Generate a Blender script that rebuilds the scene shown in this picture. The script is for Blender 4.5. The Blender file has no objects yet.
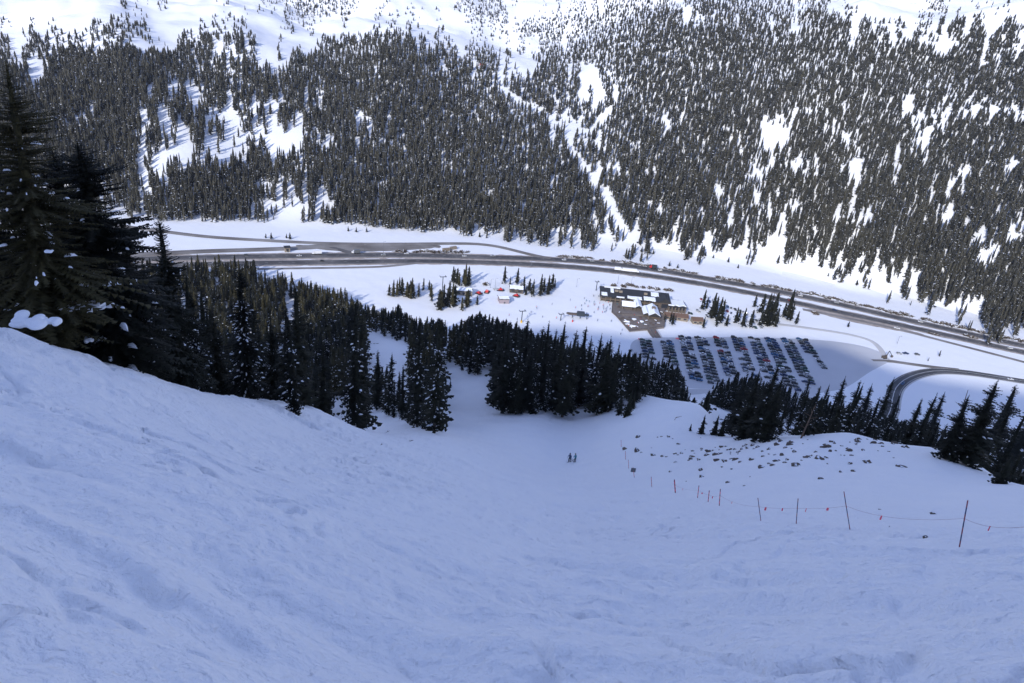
import bpy, math, random
import numpy as np
from mathutils import Vector
R = math.radians
random.seed(7)
rng = np.random.default_rng(7)

# ------------------------------------------------------------ camera model
F_PX = 720.0
PITCH = R(24.68); ROLL = R(5.93)
cp, sp, cr, sr = math.cos(PITCH), math.sin(PITCH), math.cos(ROLL), math.sin(ROLL)
FWD = np.array([0, cp, -sp]); R0 = np.array([1., 0, 0]); U0 = np.array([0, sp, cp])
CR = cr*R0 + sr*U0; CU = -sr*R0 + cr*U0

def ray(px, py):
    px = np.asarray(px, float); py = np.asarray(py, float)
    return ((px-512)[..., None]*CR - (py-341.5)[..., None]*CU + F_PX*FWD)
def az_tan(px, py):
    d = ray(px, py); h = np.hypot(d[..., 0], d[..., 1])
    return np.arctan2(d[..., 0], d[..., 1]), d[..., 2]/h
def project(x, y, z):
    p = np.stack([np.asarray(x, float), np.asarray(y, float), np.asarray(z, float)], -1)
    w = p@FWD
    return 512+F_PX*(p@CR)/w, 341.5-F_PX*(p@CU)/w, w

# ------------------------------------------------------------ terrain shape
def floor_z(x): return -240-0.03*x
pts = []
def P(px, py, r):
    a, t = az_tan(px, py); pts.append((float(a), r, float(t)))
def Z(px, r, z, py=350):
    a, t = az_tan(px, py); pts.append((float(a), r, z/r))
def V(px, py):
    a, t = az_tan(px, py); a = float(a); t = float(t)
    pts.append((a, -240/(t+0.03*math.sin(a)), t))
def M(px, py, g, rf=850, zf=-236):
    a, t = az_tan(px, py); t = float(t)
    pts.append((float(a), (zf-g*rf)/(t-g), t))
for px, col in {
    -110: [(683, 5), (560, 7.5), (450, 13), (380, 22), (325, 38)],
    0: [(683, 5), (560, 7.5), (450, 14), (380, 25), (336, 42)],
    150: [(683, 5), (560, 8), (470, 14), (410, 28), (377, 50)],
    250: [(683, 5), (560, 9), (480, 18), (425, 42), (398, 68)],
    312: [(683, 5), (560, 10), (480, 24), (430, 60), (409, 86)],
    437: [(683, 5.2), (560, 13), (500, 30), (460, 65), (434, 108)],
    571: [(683, 5.5), (600, 11), (540, 28), (500, 60), (463, 125), (437, 148), (419, 166)],
    700: [(683, 6), (600, 12), (550, 24), (500, 60), (470, 92), (440, 125), (405, 172)],
    849: [(683, 6), (600, 12), (530, 36), (490, 60), (465, 85), (436, 122)],
    962: [(683, 6), (600, 13), (547, 28), (500, 56), (480, 84), (456, 118)],
    1060: [(683, 6), (600, 13), (550, 27), (520, 45), (492, 90)]}.items():
    for py, r in col: P(px, py, r)
P(640, 394, 192); P(772, 437, 130); P(465, 428, 150); P(470, 400, 190); P(460, 366, 250); P(487, 368, 240); P(540, 412, 168)
P(385, 350, 280); P(400, 365, 245); P(365, 335, 320)
Z(-110, 70, -40); Z(-110, 150, -85); Z(0, 70, -38); Z(0, 120, -70); Z(0, 200, -112); Z(150, 80, -46); Z(150, 140, -88); Z(150, 220, -125)
Z(250, 110, -66); Z(250, 200, -118); Z(312, 130, -88); Z(312, 200, -120); Z(850, 160, -98, 430); Z(962, 160, -90, 430)
Z(700, 220, -123); Z(640, 235, -128); Z(560, 240, -130); Z(1060, 150, -86); Z(780, 200, -122)
for px in (-110, 60, 200, 312, 560, 700, 850, 1000, 1120):
    Z(px, 300, -152 if px > 400 else -155); Z(px, 420, -198 if px < 450 else -211); Z(px, 520, floor_z(0)+14)
for a, b in [(-60, 250), (0, 240), (80, 245), (200, 285), (350, 290), (500, 300), (500, 260), (650, 355), (740, 350), (850, 340), (650, 285), (800, 310), (950, 345),
             (1024, 352), (300, 242), (550, 246), (150, 232), (900, 303), (1120, 365), (1090, 345), (420, 300), (600, 320), (0, 215)]: V(a, b)
for a, b in [(130, 212), (250, 230), (400, 233), (550, 240), (650, 256), (760, 271), (900, 301), (1024, 326), (-80, 190), (1120, 345)]: V(a, b)
for a, b, g in [(-80, 120, .42), (0, 160, .42), (120, 170, .42), (250, 180, .42), (400, 180, .45), (500, 180, .46), (250, 110, .44), (120, 100, .45), (0, 90, .45),
                (400, 110, .48), (120, 45, .46), (250, 50, .44), (400, 50, .48), (560, 185, .42), (625, 200, .40), (600, 150, .36), (560, 110, .36), (500, 90, .40),
                (650, 150, .44), (720, 200, .46), (720, 130, .5), (800, 160, .5), (900, 230, .46), (900, 160, .5), (1000, 230, .46), (1000, 160, .5), (1120, 200, .48),
                (720, 70, .5), (850, 80, .52), (1000, 80, .52), (1120, 80, .52), (640, 60, .46), (590, 90, .36), (850, 40, .5), (1000, 50, .5), (720, 25, .48)]: M(a, b, g)
for a, b, r in [(-80, 20, 1500), (0, 25, 1450), (150, 12, 1500), (300, 10, 1650), (420, 8, 1800), (500, 35, 1700), (540, 20, 2000), (600, 5, 1900), (750, 0, 1750),
                (900, 5, 1800), (1024, 5, 1900), (1120, 0, 1900)]: P(a, b, r)
for px in (-110, 100, 300, 500, 700, 900, 1120):
    Z(px, 2800, 160+0.12*px); Z(px, 6000, 1250)
pts = np.array(pts)
S_AZ = 4.0
def feat(a, r): return np.stack([np.asarray(a)*S_AZ, np.log(np.asarray(r))], -1)
def kern(d2): return 0.5*d2*np.log(d2+1e-12)
X = feat(pts[:, 0], pts[:, 1]); n = len(X)
A = np.zeros((n+3, n+3))
A[:n, :n] = kern(((X[:, None]-X[None])**2).sum(-1))+np.eye(n)*2e-3
A[:n, n] = 1; A[:n, n+1:] = X; A[n, :n] = 1; A[n+1:, :n] = X.T
coef = np.linalg.solve(A, np.concatenate([pts[:, 2], [0, 0, 0]]))
def tps(a, r):
    q = feat(a, r); shp = q.shape[:-1]; q = q.reshape(-1, 2).astype(np.float32); out = np.empty(len(q), np.float32)
    Xf = X.astype(np.float32); cf = coef.astype(np.float32)
    for s in range(0, len(q), 40000):
        b = q[s:s+40000]
        d2 = (b[:, None, 0]-Xf[None, :, 0])**2+(b[:, None, 1]-Xf[None, :, 1])**2
        out[s:s+40000] = (0.5*d2*np.log(d2+1e-12))@cf[:n]+cf[n]+b@cf[n+1:]
    return out.reshape(shp)

def hash2(i, j, seed):
    h = (i.astype(np.int64)*374761393+j.astype(np.int64)*668265263+seed*1442695040888963) & 0xffffffff
    h = ((h ^ (h >> 13))*1274126177) & 0xffffffff
    return ((h ^ (h >> 16)) & 0xffffff)/float(0xffffff)
def vnoise(x, y, seed=0):
    xi = np.floor(x); yi = np.floor(y); fx = x-xi; fy = y-yi
    fx = fx*fx*fx*(fx*(fx*6-15)+10); fy = fy*fy*fy*(fy*(fy*6-15)+10)
    a = hash2(xi, yi, seed); b = hash2(xi+1, yi, seed); c = hash2(xi, yi+1, seed); d = hash2(xi+1, yi+1, seed)
    return (a*(1-fx)+b*fx)*(1-fy)+(c*(1-fx)+d*fx)*fy-0.5
def fbm(x, y, oct=4, seed=0, gain=.5):
    v = 0; amp = 1
    for o in range(oct):
        v = v+amp*vnoise(x*2**o+17.3*o, y*2**o-9.1*o, seed+o); amp *= gain
    return v
def smooth(e0, e1, x):
    t = np.clip((x-e0)/(e1-e0), 0, 1); return t*t*(3-2*t)

SUN_EL = R(24.5); SUN_AZ = R(22)     # the sun stands behind the camera, left of its back
SX, SY = -math.sin(SUN_AZ), -math.cos(SUN_AZ)       # horizontal direction towards the sun
# shadow edge wanted on the valley floor -> height of the ridge behind
TE = math.tan(SUN_EL); QR = 230.0
edge = [(60, 320), (200, 338), (330, 350), (400, 350), (450, 338), (500, 327), (560, 326), (640, 336), (740, 335), (830, 343), (870, 360), (905, 372), (960, 382), (1030, 392)]
es = []
for a_, b_ in edge:
    a0, t0 = az_tan(a_, b_); r0 = -240/(t0+0.03*math.sin(a0)); x0, y0 = r0*math.sin(a0), r0*math.cos(a0)
    es.append((x0*(-SY)+y0*SX, floor_z(x0)+TE*(QR-(x0*SX+y0*SY))))
es.sort(); es = np.array(es)
def ridge_z(x, y):
    q = x*SX+y*SY; s = -x*SY+y*SX
    H = np.interp(s, es[:, 0], es[:, 1])
    z = np.where(q < QR, H-0.6*(QR-q), H-0.35*(q-QR))
    return np.maximum(z, -260)
FOOT = []
for a_, b_ in [(-80, 190), (0, 203), (130, 212), (250, 230), (400, 233), (550, 240), (650, 256), (760, 271), (900, 301), (1024, 326), (1120, 345)]:
    a0, t0 = az_tan(a_, b_); a0 = float(a0); FOOT.append((a0, -240/(float(t0)+0.03*math.sin(a0))))
FOOT = np.array(FOOT)
AZD = R(50)
def base_z(a, r):
    """height over (azimuth, distance), before the small relief"""
    a = np.asarray(a, float); r = np.asarray(r, float)
    ac = np.clip(a, -AZD, AZD)
    zf = tps(ac, r)*r
    x = r*np.sin(a); y = r*np.cos(a)
    # the valley floor is level between its two feet
    fr = np.interp(ac, FOOT[:, 0], FOOT[:, 1]); k = smooth(445, 482, r)*(1-smooth(fr-5, fr+70, r)); zf = zf*(1-k)+floor_z(x)*k
    w = smooth(R(52), R(84), np.abs(a))
    rz = ridge_z(x, y)
    near = smooth(60, 8, r)
    pl = -4.2-0.45*y-0.06*x
    rz = rz*(1-near)+pl*near
    return zf*(1-w)+rz*w
def relief(x, y, r):
    k = smooth(420, 60, r)
    # wind and ski marks: long soft ridges slanting across the slope, small lumps between them
    u = x*0.93-y*0.36; v = x*0.36+y*0.93
    wx = fbm(x*.09, y*.09, 2, 31)*5
    d = 0.42*fbm((u+wx)*.10, (v+wx)*.42, 4, 3)
    u2 = x*0.55+y*0.83; v2 = x*0.83-y*0.55
    t = fbm((u2)*.07, (v2+wx)*.9, 2, 44)
    d = d+0.12*t
    d = d+0.30*fbm(x*.13+wx*.1, y*.13, 2, 5)
    lump = fbm(x*1.1, y*1.1, 4, 11, .55)
    lm = 0.3+0.7*smooth(-.15, .2, fbm(x*.2, y*.2, 2, 21))
    d = d+0.13*lump*lm*smooth(200, 40, r)*(.35+.65*smooth(4, 14, r))
    d = d+.045*fbm(x*3.7, y*3.7, 3, 17, .6)*lm*smooth(40, 12, r)
    sharp = np.abs(fbm(x*.55+wx*.3, y*.75, 3, 61)); d = d-0.20*smooth(.14, 0, sharp)*smooth(-.1, .2, fbm(x*.12, y*.12, 2, 71))*smooth(160, 40, r)
    bl = np.abs(fbm(x*.85+wx*.2, y*.85, 3, 81)); bl2 = np.abs(fbm(x*2.3, y*2.3, 3, 91, .6)); ch = smooth(-.22, .12, fbm(x*.11+3, y*.16, 3, 95))
    d = d+ch*(.34*bl*smooth(240, 60, r)*(.4+.6*smooth(4, 16, r))+.10*bl2*smooth(70, 22, r)*(.5+.5*smooth(3, 10, r)))
    p_ = x*0.87-y*0.49; q_ = x*0.49+y*0.87; tr = 1-np.abs(2*vnoise((p_+wx)*.05, (q_+wx*.8)*.85, 131)); tr2 = 1-np.abs(2*vnoise(p_*.09, (q_+wx*.5)*2.1, 133))
    u3 = x*.5+y*.87; tr3 = 1-np.abs(2*vnoise((u3)*.03, (x*.87-y*.5+wx)*.5, 137))
    d = d+.20*fbm(p_*.045, (q_+wx)*.62, 4, 151, .55)*smooth(260, 60, r)*smooth(3, 9, r)
    d = d-.10*smooth(.70, 1, tr)*smooth(200, 60, r)*smooth(5, 14, r)-.035*smooth(.74, .99, tr2)*smooth(60, 20, r)*smooth(6, 16, r)-.10*smooth(.86, .98, tr3)*smooth(300, 100, r)
    d = d*(1-.72*smooth(14, 22, x-.0*y)*smooth(18, 32, y))*.88
    d = d*k
    mt = smooth(900, 1100, r)
    d = d+mt*(14*fbm(x/140, y/140, 4, 7)+22*fbm(x/420, y/420, 2, 9))
    hid = smooth(200, 260, r)*smooth(520, 430, r)
    d = d+hid*3*fbm(x/40, y/40, 2, 13)
    d = d+smooth(1250, 1600, r)*70*fbm(x/420, y/420, 5, 19, .55)
    return d
# the polar grid, dense inside the view
az_f = np.arange(-R(51), R(51)+1e-9, R(0.115))
az_b = np.concatenate([np.arange(R(52), R(90), R(1)), np.arange(R(90), R(270), R(2.5)), np.arange(R(270), R(308.9), R(1))])
AZ = np.concatenate([az_f, az_b])            # closed ring
r1 = np.exp(np.arange(math.log(3.2), math.log(300), .0085)); r2 = np.exp(np.arange(math.log(300), math.log(7200), .0125))
RR = np.concatenate([[1.2, 1.8, 2.5], r1, r2])
nf = len(az_f)
GA, GR = np.meshgrid(AZ, RR, indexing='ij')
GAw = (GA+math.pi) % (2*math.pi)-math.pi
GX, GY = GR*np.sin(GA), GR*np.cos(GA)
GZ = base_z(GAw, GR)+relief(GX, GY, GR)
GT = GZ[:nf]/GR[:nf]; GTM = np.maximum.accumulate(GT, axis=1)

def ground(x, y):
    x = np.asarray(x, float); y = np.asarray(y, float)
    a = np.arctan2(x, y); r = np.hypot(x, y)
    i = np.clip((a-az_f[0])/(az_f[1]-az_f[0]), 0, nf-1.001); j = np.interp(np.log(r), np.log(RR), np.arange(len(RR)))
    j = np.clip(j, 0, len(RR)-1.001); i0 = i.astype(int); j0 = j.astype(int); fi = i-i0; fj = j-j0
    return (GZ[i0, j0]*(1-fi)+GZ[i0+1, j0]*fi)*(1-fj)+(GZ[i0, j0+1]*(1-fi)+GZ[i0+1, j0+1]*fi)*fj
def hit(px, py, rmin=0.0):
    """ground point seen at a pixel of the photograph"""
    a, t = az_tan(px, py); a = np.atleast_1d(a); t = np.atleast_1d(t)
    out = np.empty((len(a), 3))
    for k in range(len(a)):
        i = int(np.clip(round((a[k]-az_f[0])/(az_f[1]-az_f[0])), 0, nf-1))
        j0 = int(np.searchsorted(RR, rmin)) if rmin > 0 else 0
        row = GT[i, j0:]; h = np.nonzero(row >= t[k])[0]
        if len(h) == 0: j = len(RR)-1; r = RR[j]
        else:
            j = j0+h[0]
            if h[0] == 0: r = RR[j]
            else:
                t0, t1 = GT[i, j-1], GT[i, j]; f = (t[k]-t0)/max(t1-t0, 1e-9); r = RR[j-1]+f*(RR[j]-RR[j-1])
        out[k] = (r*math.sin(a[k]), r*math.cos(a[k]), t[k]*r)
    return out
def hit1(px, py, rmin=0.0):
    h = hit([px], [py], rmin)[0]; return float(h[0]), float(h[1]), float(ground(h[0], h[1]))
# ------------------------------------------------------------ scene, materials
scene = bpy.context.scene
col = scene.collection
def newmat(name):
    m = bpy.data.materials.new(name); m.use_nodes = True
    nt = m.node_tree; b = nt.nodes['Principled BSDF']; return m, nt, b
def simple(name, c, rough=.7, metal=0.0, noise=0.12, scale=8.0, bump=0.0):
    """plain colour broken by a procedural noise"""
    m, nt, b = newmat(name); b.inputs['Roughness'].default_value = rough; b.inputs['Metallic'].default_value = metal
    tc = nt.nodes.new('ShaderNodeTexCoord'); nz = nt.nodes.new('ShaderNodeTexNoise'); nz.inputs['Scale'].default_value = scale; nz.inputs['Detail'].default_value = 5
    nt.links.new(tc.outputs['Object'], nz.inputs['Vector'])
    mx = nt.nodes.new('ShaderNodeMix'); mx.data_type = 'RGBA'
    mx.inputs[6].default_value = tuple(max(0, v*(1-noise)) for v in c)+(1,); mx.inputs[7].default_value = tuple(min(1, v*(1+noise)) for v in c)+(1,)
    nt.links.new(nz.outputs['Fac'], mx.inputs[0]); nt.links.new(mx.outputs[2], b.inputs['Base Color'])
    if bump:
        bp = nt.nodes.new('ShaderNodeBump'); bp.inputs['Strength'].default_value = bump; bp.inputs['Distance'].default_value = .05
        nt.links.new(nz.outputs['Fac'], bp.inputs['Height']); nt.links.new(bp.outputs[0], b.inputs['Normal'])
    return m

def snow_mat(name, near):
    m, nt, b = newmat(name)
    b.inputs['Roughness'].default_value = .75
    b.inputs['Specular IOR Level'].default_value = .25
    tc = nt.nodes.new('ShaderNodeTexCoord')
    n1 = nt.nodes.new('ShaderNodeTexNoise'); n1.inputs['Scale'].default_value = .03 if not near else .25; n1.inputs['Detail'].default_value = 6
    nt.links.new(tc.outputs['Object'], n1.inputs['Vector'])
    mx = nt.nodes.new('ShaderNodeMix'); mx.data_type = 'RGBA'
    mx.inputs[6].default_value = (.80, .82, .86, 1); mx.inputs[7].default_value = (.88, .885, .89, 1)
    nt.links.new(n1.outputs['Fac'], mx.inputs[0]); nt.links.new(mx.outputs[2], b.inputs['Base Color'])
    if near:
        prev = None
        for sc, st, ds in ((3.2, .9, .16), (11, .8, .04), (.9, .8, .3)):
            nz = nt.nodes.new('ShaderNodeTexNoise'); nz.inputs['Scale'].default_value = sc; nz.inputs['Detail'].default_value = 5; nz.inputs['Roughness'].default_value = .55
            nt.links.new(tc.outputs['Object'], nz.inputs['Vector'])
            bp = nt.nodes.new('ShaderNodeBump'); bp.inputs['Strength'].default_value = st; bp.inputs['Distance'].default_value = ds
            nt.links.new(nz.outputs['Fac'], bp.inputs['Height'])
            if prev: nt.links.new(prev.outputs[0], bp.inputs['Normal'])
            prev = bp
        nt.links.new(prev.outputs[0], b.inputs['Normal'])
    else:
        nz = nt.nodes.new('ShaderNodeTexNoise'); nz.inputs['Scale'].default_value = .08; nz.inputs['Detail'].default_value = 6
        nt.links.new(tc.outputs['Object'], nz.inputs['Vector'])
        bp = nt.nodes.new('ShaderNodeBump'); bp.inputs['Strength'].default_value = .5; bp.inputs['Distance'].default_value = 1.0
        nt.links.new(nz.outputs['Fac'], bp.inputs['Height']); nt.links.new(bp.outputs[0], b.inputs['Normal'])
    return m

def mesh_np(name, V, Fq, mats, midx=None, smooth_=False):
    """mesh from numpy arrays; Fq is (n,3) or (n,4)"""
    V = np.asarray(V, np.float32); Fq = np.asarray(Fq, np.int32)
    me = bpy.data.meshes.new(name); nv, nfc, k = len(V), len(Fq), Fq.shape[1]
    me.vertices.add(nv); me.vertices.foreach_set('co', V.ravel())
    me.loops.add(nfc*k); me.loops.foreach_set('vertex_index', Fq.ravel())
    me.polygons.add(nfc); me.polygons.foreach_set('loop_start', np.arange(0, nfc*k, k, dtype=np.int32))
    for m in mats: me.materials.append(m)
    if midx is not None: me.polygons.foreach_set('material_index', np.asarray(midx, np.int32))
    me.polygons.foreach_set('use_smooth', np.full(nfc, smooth_))
    me.update(calc_edges=True); me.validate(); return me
def link(name, me, parent=None, loc=None):
    o = bpy.data.objects.new(name, me); col.objects.link(o)
    if parent: o.parent = parent
    if loc is not None: o.location = loc
    return o
def tag(o, label=None, cat=None, group=None, kind=None):
    if label: o['label'] = label
    if cat: o['category'] = cat
    if group: o['group'] = group
    if kind: o['kind'] = kind
    return o
def struct(o): o['kind'] = 'structure'; return o

def rocky_snow():
    m = snow_mat('mountain_snow', False); nt = m.node_tree; b = nt.nodes['Principled BSDF']; src = b.inputs['Base Color'].links[0].from_socket
    tc = nt.nodes.new('ShaderNodeTexCoord'); nz = nt.nodes.new('ShaderNodeTexNoise'); nz.inputs['Scale'].default_value = .022; nz.inputs['Detail'].default_value = 9; nz.inputs['Roughness'].default_value = .7
    mp = nt.nodes.new('ShaderNodeMapping'); mp.inputs['Scale'].default_value = (1, 1, .4); nt.links.new(tc.outputs['Object'], mp.inputs['Vector']); nt.links.new(mp.outputs[0], nz.inputs['Vector'])
    sp_ = nt.nodes.new('ShaderNodeSeparateXYZ'); nt.links.new(tc.outputs['Object'], sp_.inputs[0]); mr = nt.nodes.new('ShaderNodeMapRange'); mr.inputs['From Min'].default_value = 0; mr.inputs['From Max'].default_value = 160; mr.inputs['To Min'].default_value = -.12; mr.inputs['To Max'].default_value = .03; nt.links.new(sp_.outputs['Z'], mr.inputs['Value'])
    ad = nt.nodes.new('ShaderNodeMath'); ad.operation = 'ADD'; nt.links.new(nz.outputs['Fac'], ad.inputs[0]); nt.links.new(mr.outputs[0], ad.inputs[1])
    rp = nt.nodes.new('ShaderNodeValToRGB'); rp.color_ramp.elements[0].position = .60; rp.color_ramp.elements[1].position = .66; nt.links.new(ad.outputs[0], rp.inputs[0])
    mx = nt.nodes.new('ShaderNodeMix'); mx.data_type = 'RGBA'; mx.inputs[7].default_value = (.28, .22, .19, 1); nt.links.new(rp.outputs[0], mx.inputs[0]); nt.links.new(src, mx.inputs[6]); nt.links.new(mx.outputs[2], b.inputs['Base Color']); return m
M_SNOW_M = rocky_snow()
M_SNOW_N = snow_mat('snow_near', True); M_SNOW_F = snow_mat('snow_far', False)

# ------------------------------------------------------------ the ground, as three sheets that share their borders
na, nr = GX.shape
idx = np.arange(na*nr).reshape(na, nr)
a_ = idx[:, :-1]; b_ = np.roll(idx, -1, 0)[:, :-1]; c_ = np.roll(idx, -1, 0)[:, 1:]; d_ = idx[:, 1:]
quads = np.stack([a_, d_, c_, b_], -1)            # (na, nr-1, 4), facing up
Vall = np.stack([GX, GY, GZ], -1).reshape(-1, 3)
ringr = RR[:-1]
foot = np.interp(GAw[:, 0], [R(-36), R(-20), R(0), R(18), R(36)], [840, 840, 835, 850, 900])
def sheet(name, mask, mat):
    q = quads[mask]; used, inv = np.unique(q.ravel(), return_inverse=True)
    me = mesh_np(name, Vall[used], inv.reshape(-1, 4), [mat], None, True)
    return struct(link(name, me))
mk1 = (ringr[None, :] < 330) & np.ones((na, 1), bool)
mk3 = (ringr[None, :] >= foot[:, None])
sheet('ski_slope', mk1, M_SNOW_N)
sheet('valley_floor', ~mk1 & ~mk3, M_SNOW_F)
sheet('mountainside', mk3, M_SNOW_M)

# ------------------------------------------------------------ camera, light
cam = bpy.data.cameras.new('camera'); co = bpy.data.objects.new('camera', cam); col.objects.link(co)
cam.sensor_width = 36; cam.lens = 36*F_PX/1024; cam.clip_start = .1; cam.clip_end = 20000
from mathutils import Matrix
mw = Matrix.Identity(4)
for i_ in range(3):
    mw[i_][0] = CR[i_]; mw[i_][1] = CU[i_]; mw[i_][2] = -FWD[i_]
co.matrix_world = mw
scene.camera = co
w = bpy.data.worlds.new('World'); scene.world = w; w.use_nodes = True
nt = w.node_tree; sky = nt.nodes.new('ShaderNodeTexSky'); sky.sky_type = 'NISHITA'; sky.sun_disc = False
sky.sun_elevation = SUN_EL; sky.sun_rotation = math.atan2(SX, SY); sky.altitude = 3500; sky.air_density = 1.0; sky.dust_density = .6; sky.ozone_density = 1.5
bg = nt.nodes['Background']; bg.inputs[1].default_value = .15
tm = nt.nodes.new('ShaderNodeMix'); tm.data_type = 'RGBA'; tm.blend_type = 'MULTIPLY'; tm.inputs[0].default_value = 1; tm.inputs[7].default_value = (1.14, .98, 1.06, 1)
nt.links.new(sky.outputs[0], tm.inputs[6]); nt.links.new(tm.outputs[2], bg.inputs[0])
sl = bpy.data.lights.new('sun', 'SUN'); so = bpy.data.objects.new('sun', sl); col.objects.link(so)
sl.energy = 2.65; sl.angle = R(.9); sl.color = (1, .965, .91)
dirv = Vector((SX*math.cos(SUN_EL), SY*math.cos(SUN_EL), math.sin(SUN_EL)))
so.rotation_euler = dirv.to_track_quat('Z', 'Y').to_euler()
scene.view_settings.view_transform = 'Standard'; scene.view_settings.look = 'None'
scene.view_settings.exposure = 1.1
# ------------------------------------------------------------ conifers
def foliage(name, c, var, rnd_src='object', snow=0.0):
    m, nt, b = newmat(name); b.inputs['Roughness'].default_value = .8; b.inputs['Specular IOR Level'].default_value = .2
    if rnd_src == 'object':
        s = nt.nodes.new('ShaderNodeObjectInfo').outputs['Random']
    else:
        at = nt.nodes.new('ShaderNodeAttribute'); at.attribute_name = 'kindness'; s = at.outputs['Fac']
    rp = nt.nodes.new('ShaderNodeValToRGB'); e = rp.color_ramp.elements
    e[0].position = 0; e[0].color = tuple(c[i]*(1-var) for i in range(3))+(1,)
    e[1].position = 1; e[1].color = (c[0]*(1+var*1.4), c[1]*(1+var), c[2]*(1+var*.4), 1)
    nt.links.new(s, rp.inputs[0])
    tc = nt.nodes.new('ShaderNodeTexCoord'); nz = nt.nodes.new('ShaderNodeTexNoise'); nz.inputs['Scale'].default_value = 1.3; nz.inputs['Detail'].default_value = 3
    nt.links.new(tc.outputs['Object'], nz.inputs['Vector'])
    mx = nt.nodes.new('ShaderNodeMix'); mx.data_type = 'RGBA'; mx.blend_type = 'MULTIPLY'; mx.inputs[0].default_value = 1
    mr = nt.nodes.new('ShaderNodeMapRange'); mr.inputs['From Min'].default_value = .3; mr.inputs['From Max'].default_value = .7; mr.inputs['To Min'].default_value = .55; mr.inputs['To Max'].default_value = 1.5
    nt.links.new(nz.outputs['Fac'], mr.inputs['Value'])
    nt.links.new(rp.outputs[0], mx.inputs[6]); nt.links.new(mr.outputs[0], mx.inputs[7])
    nt.links.new(mx.outputs[2], b.inputs['Base Color'])
    return m
M_NEEDLE = foliage('needles', (.0125, .0145, .0095), .35)
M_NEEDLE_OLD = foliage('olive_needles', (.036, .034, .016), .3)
M_NEEDLE_FAR = foliage('far_needles', (.036, .038, .034), .45, 'attr')
M_TWIGSNOW = simple('snow_on_branches', (.82, .85, .9), .8, 0, .05, 3)
M_BARK = simple('bark', (.09, .07, .055), .9, 0, .35, 6)
M_DEADBARK = simple('dead_bark', (.12, .08, .055), .9, 0, .3, 5)

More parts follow.
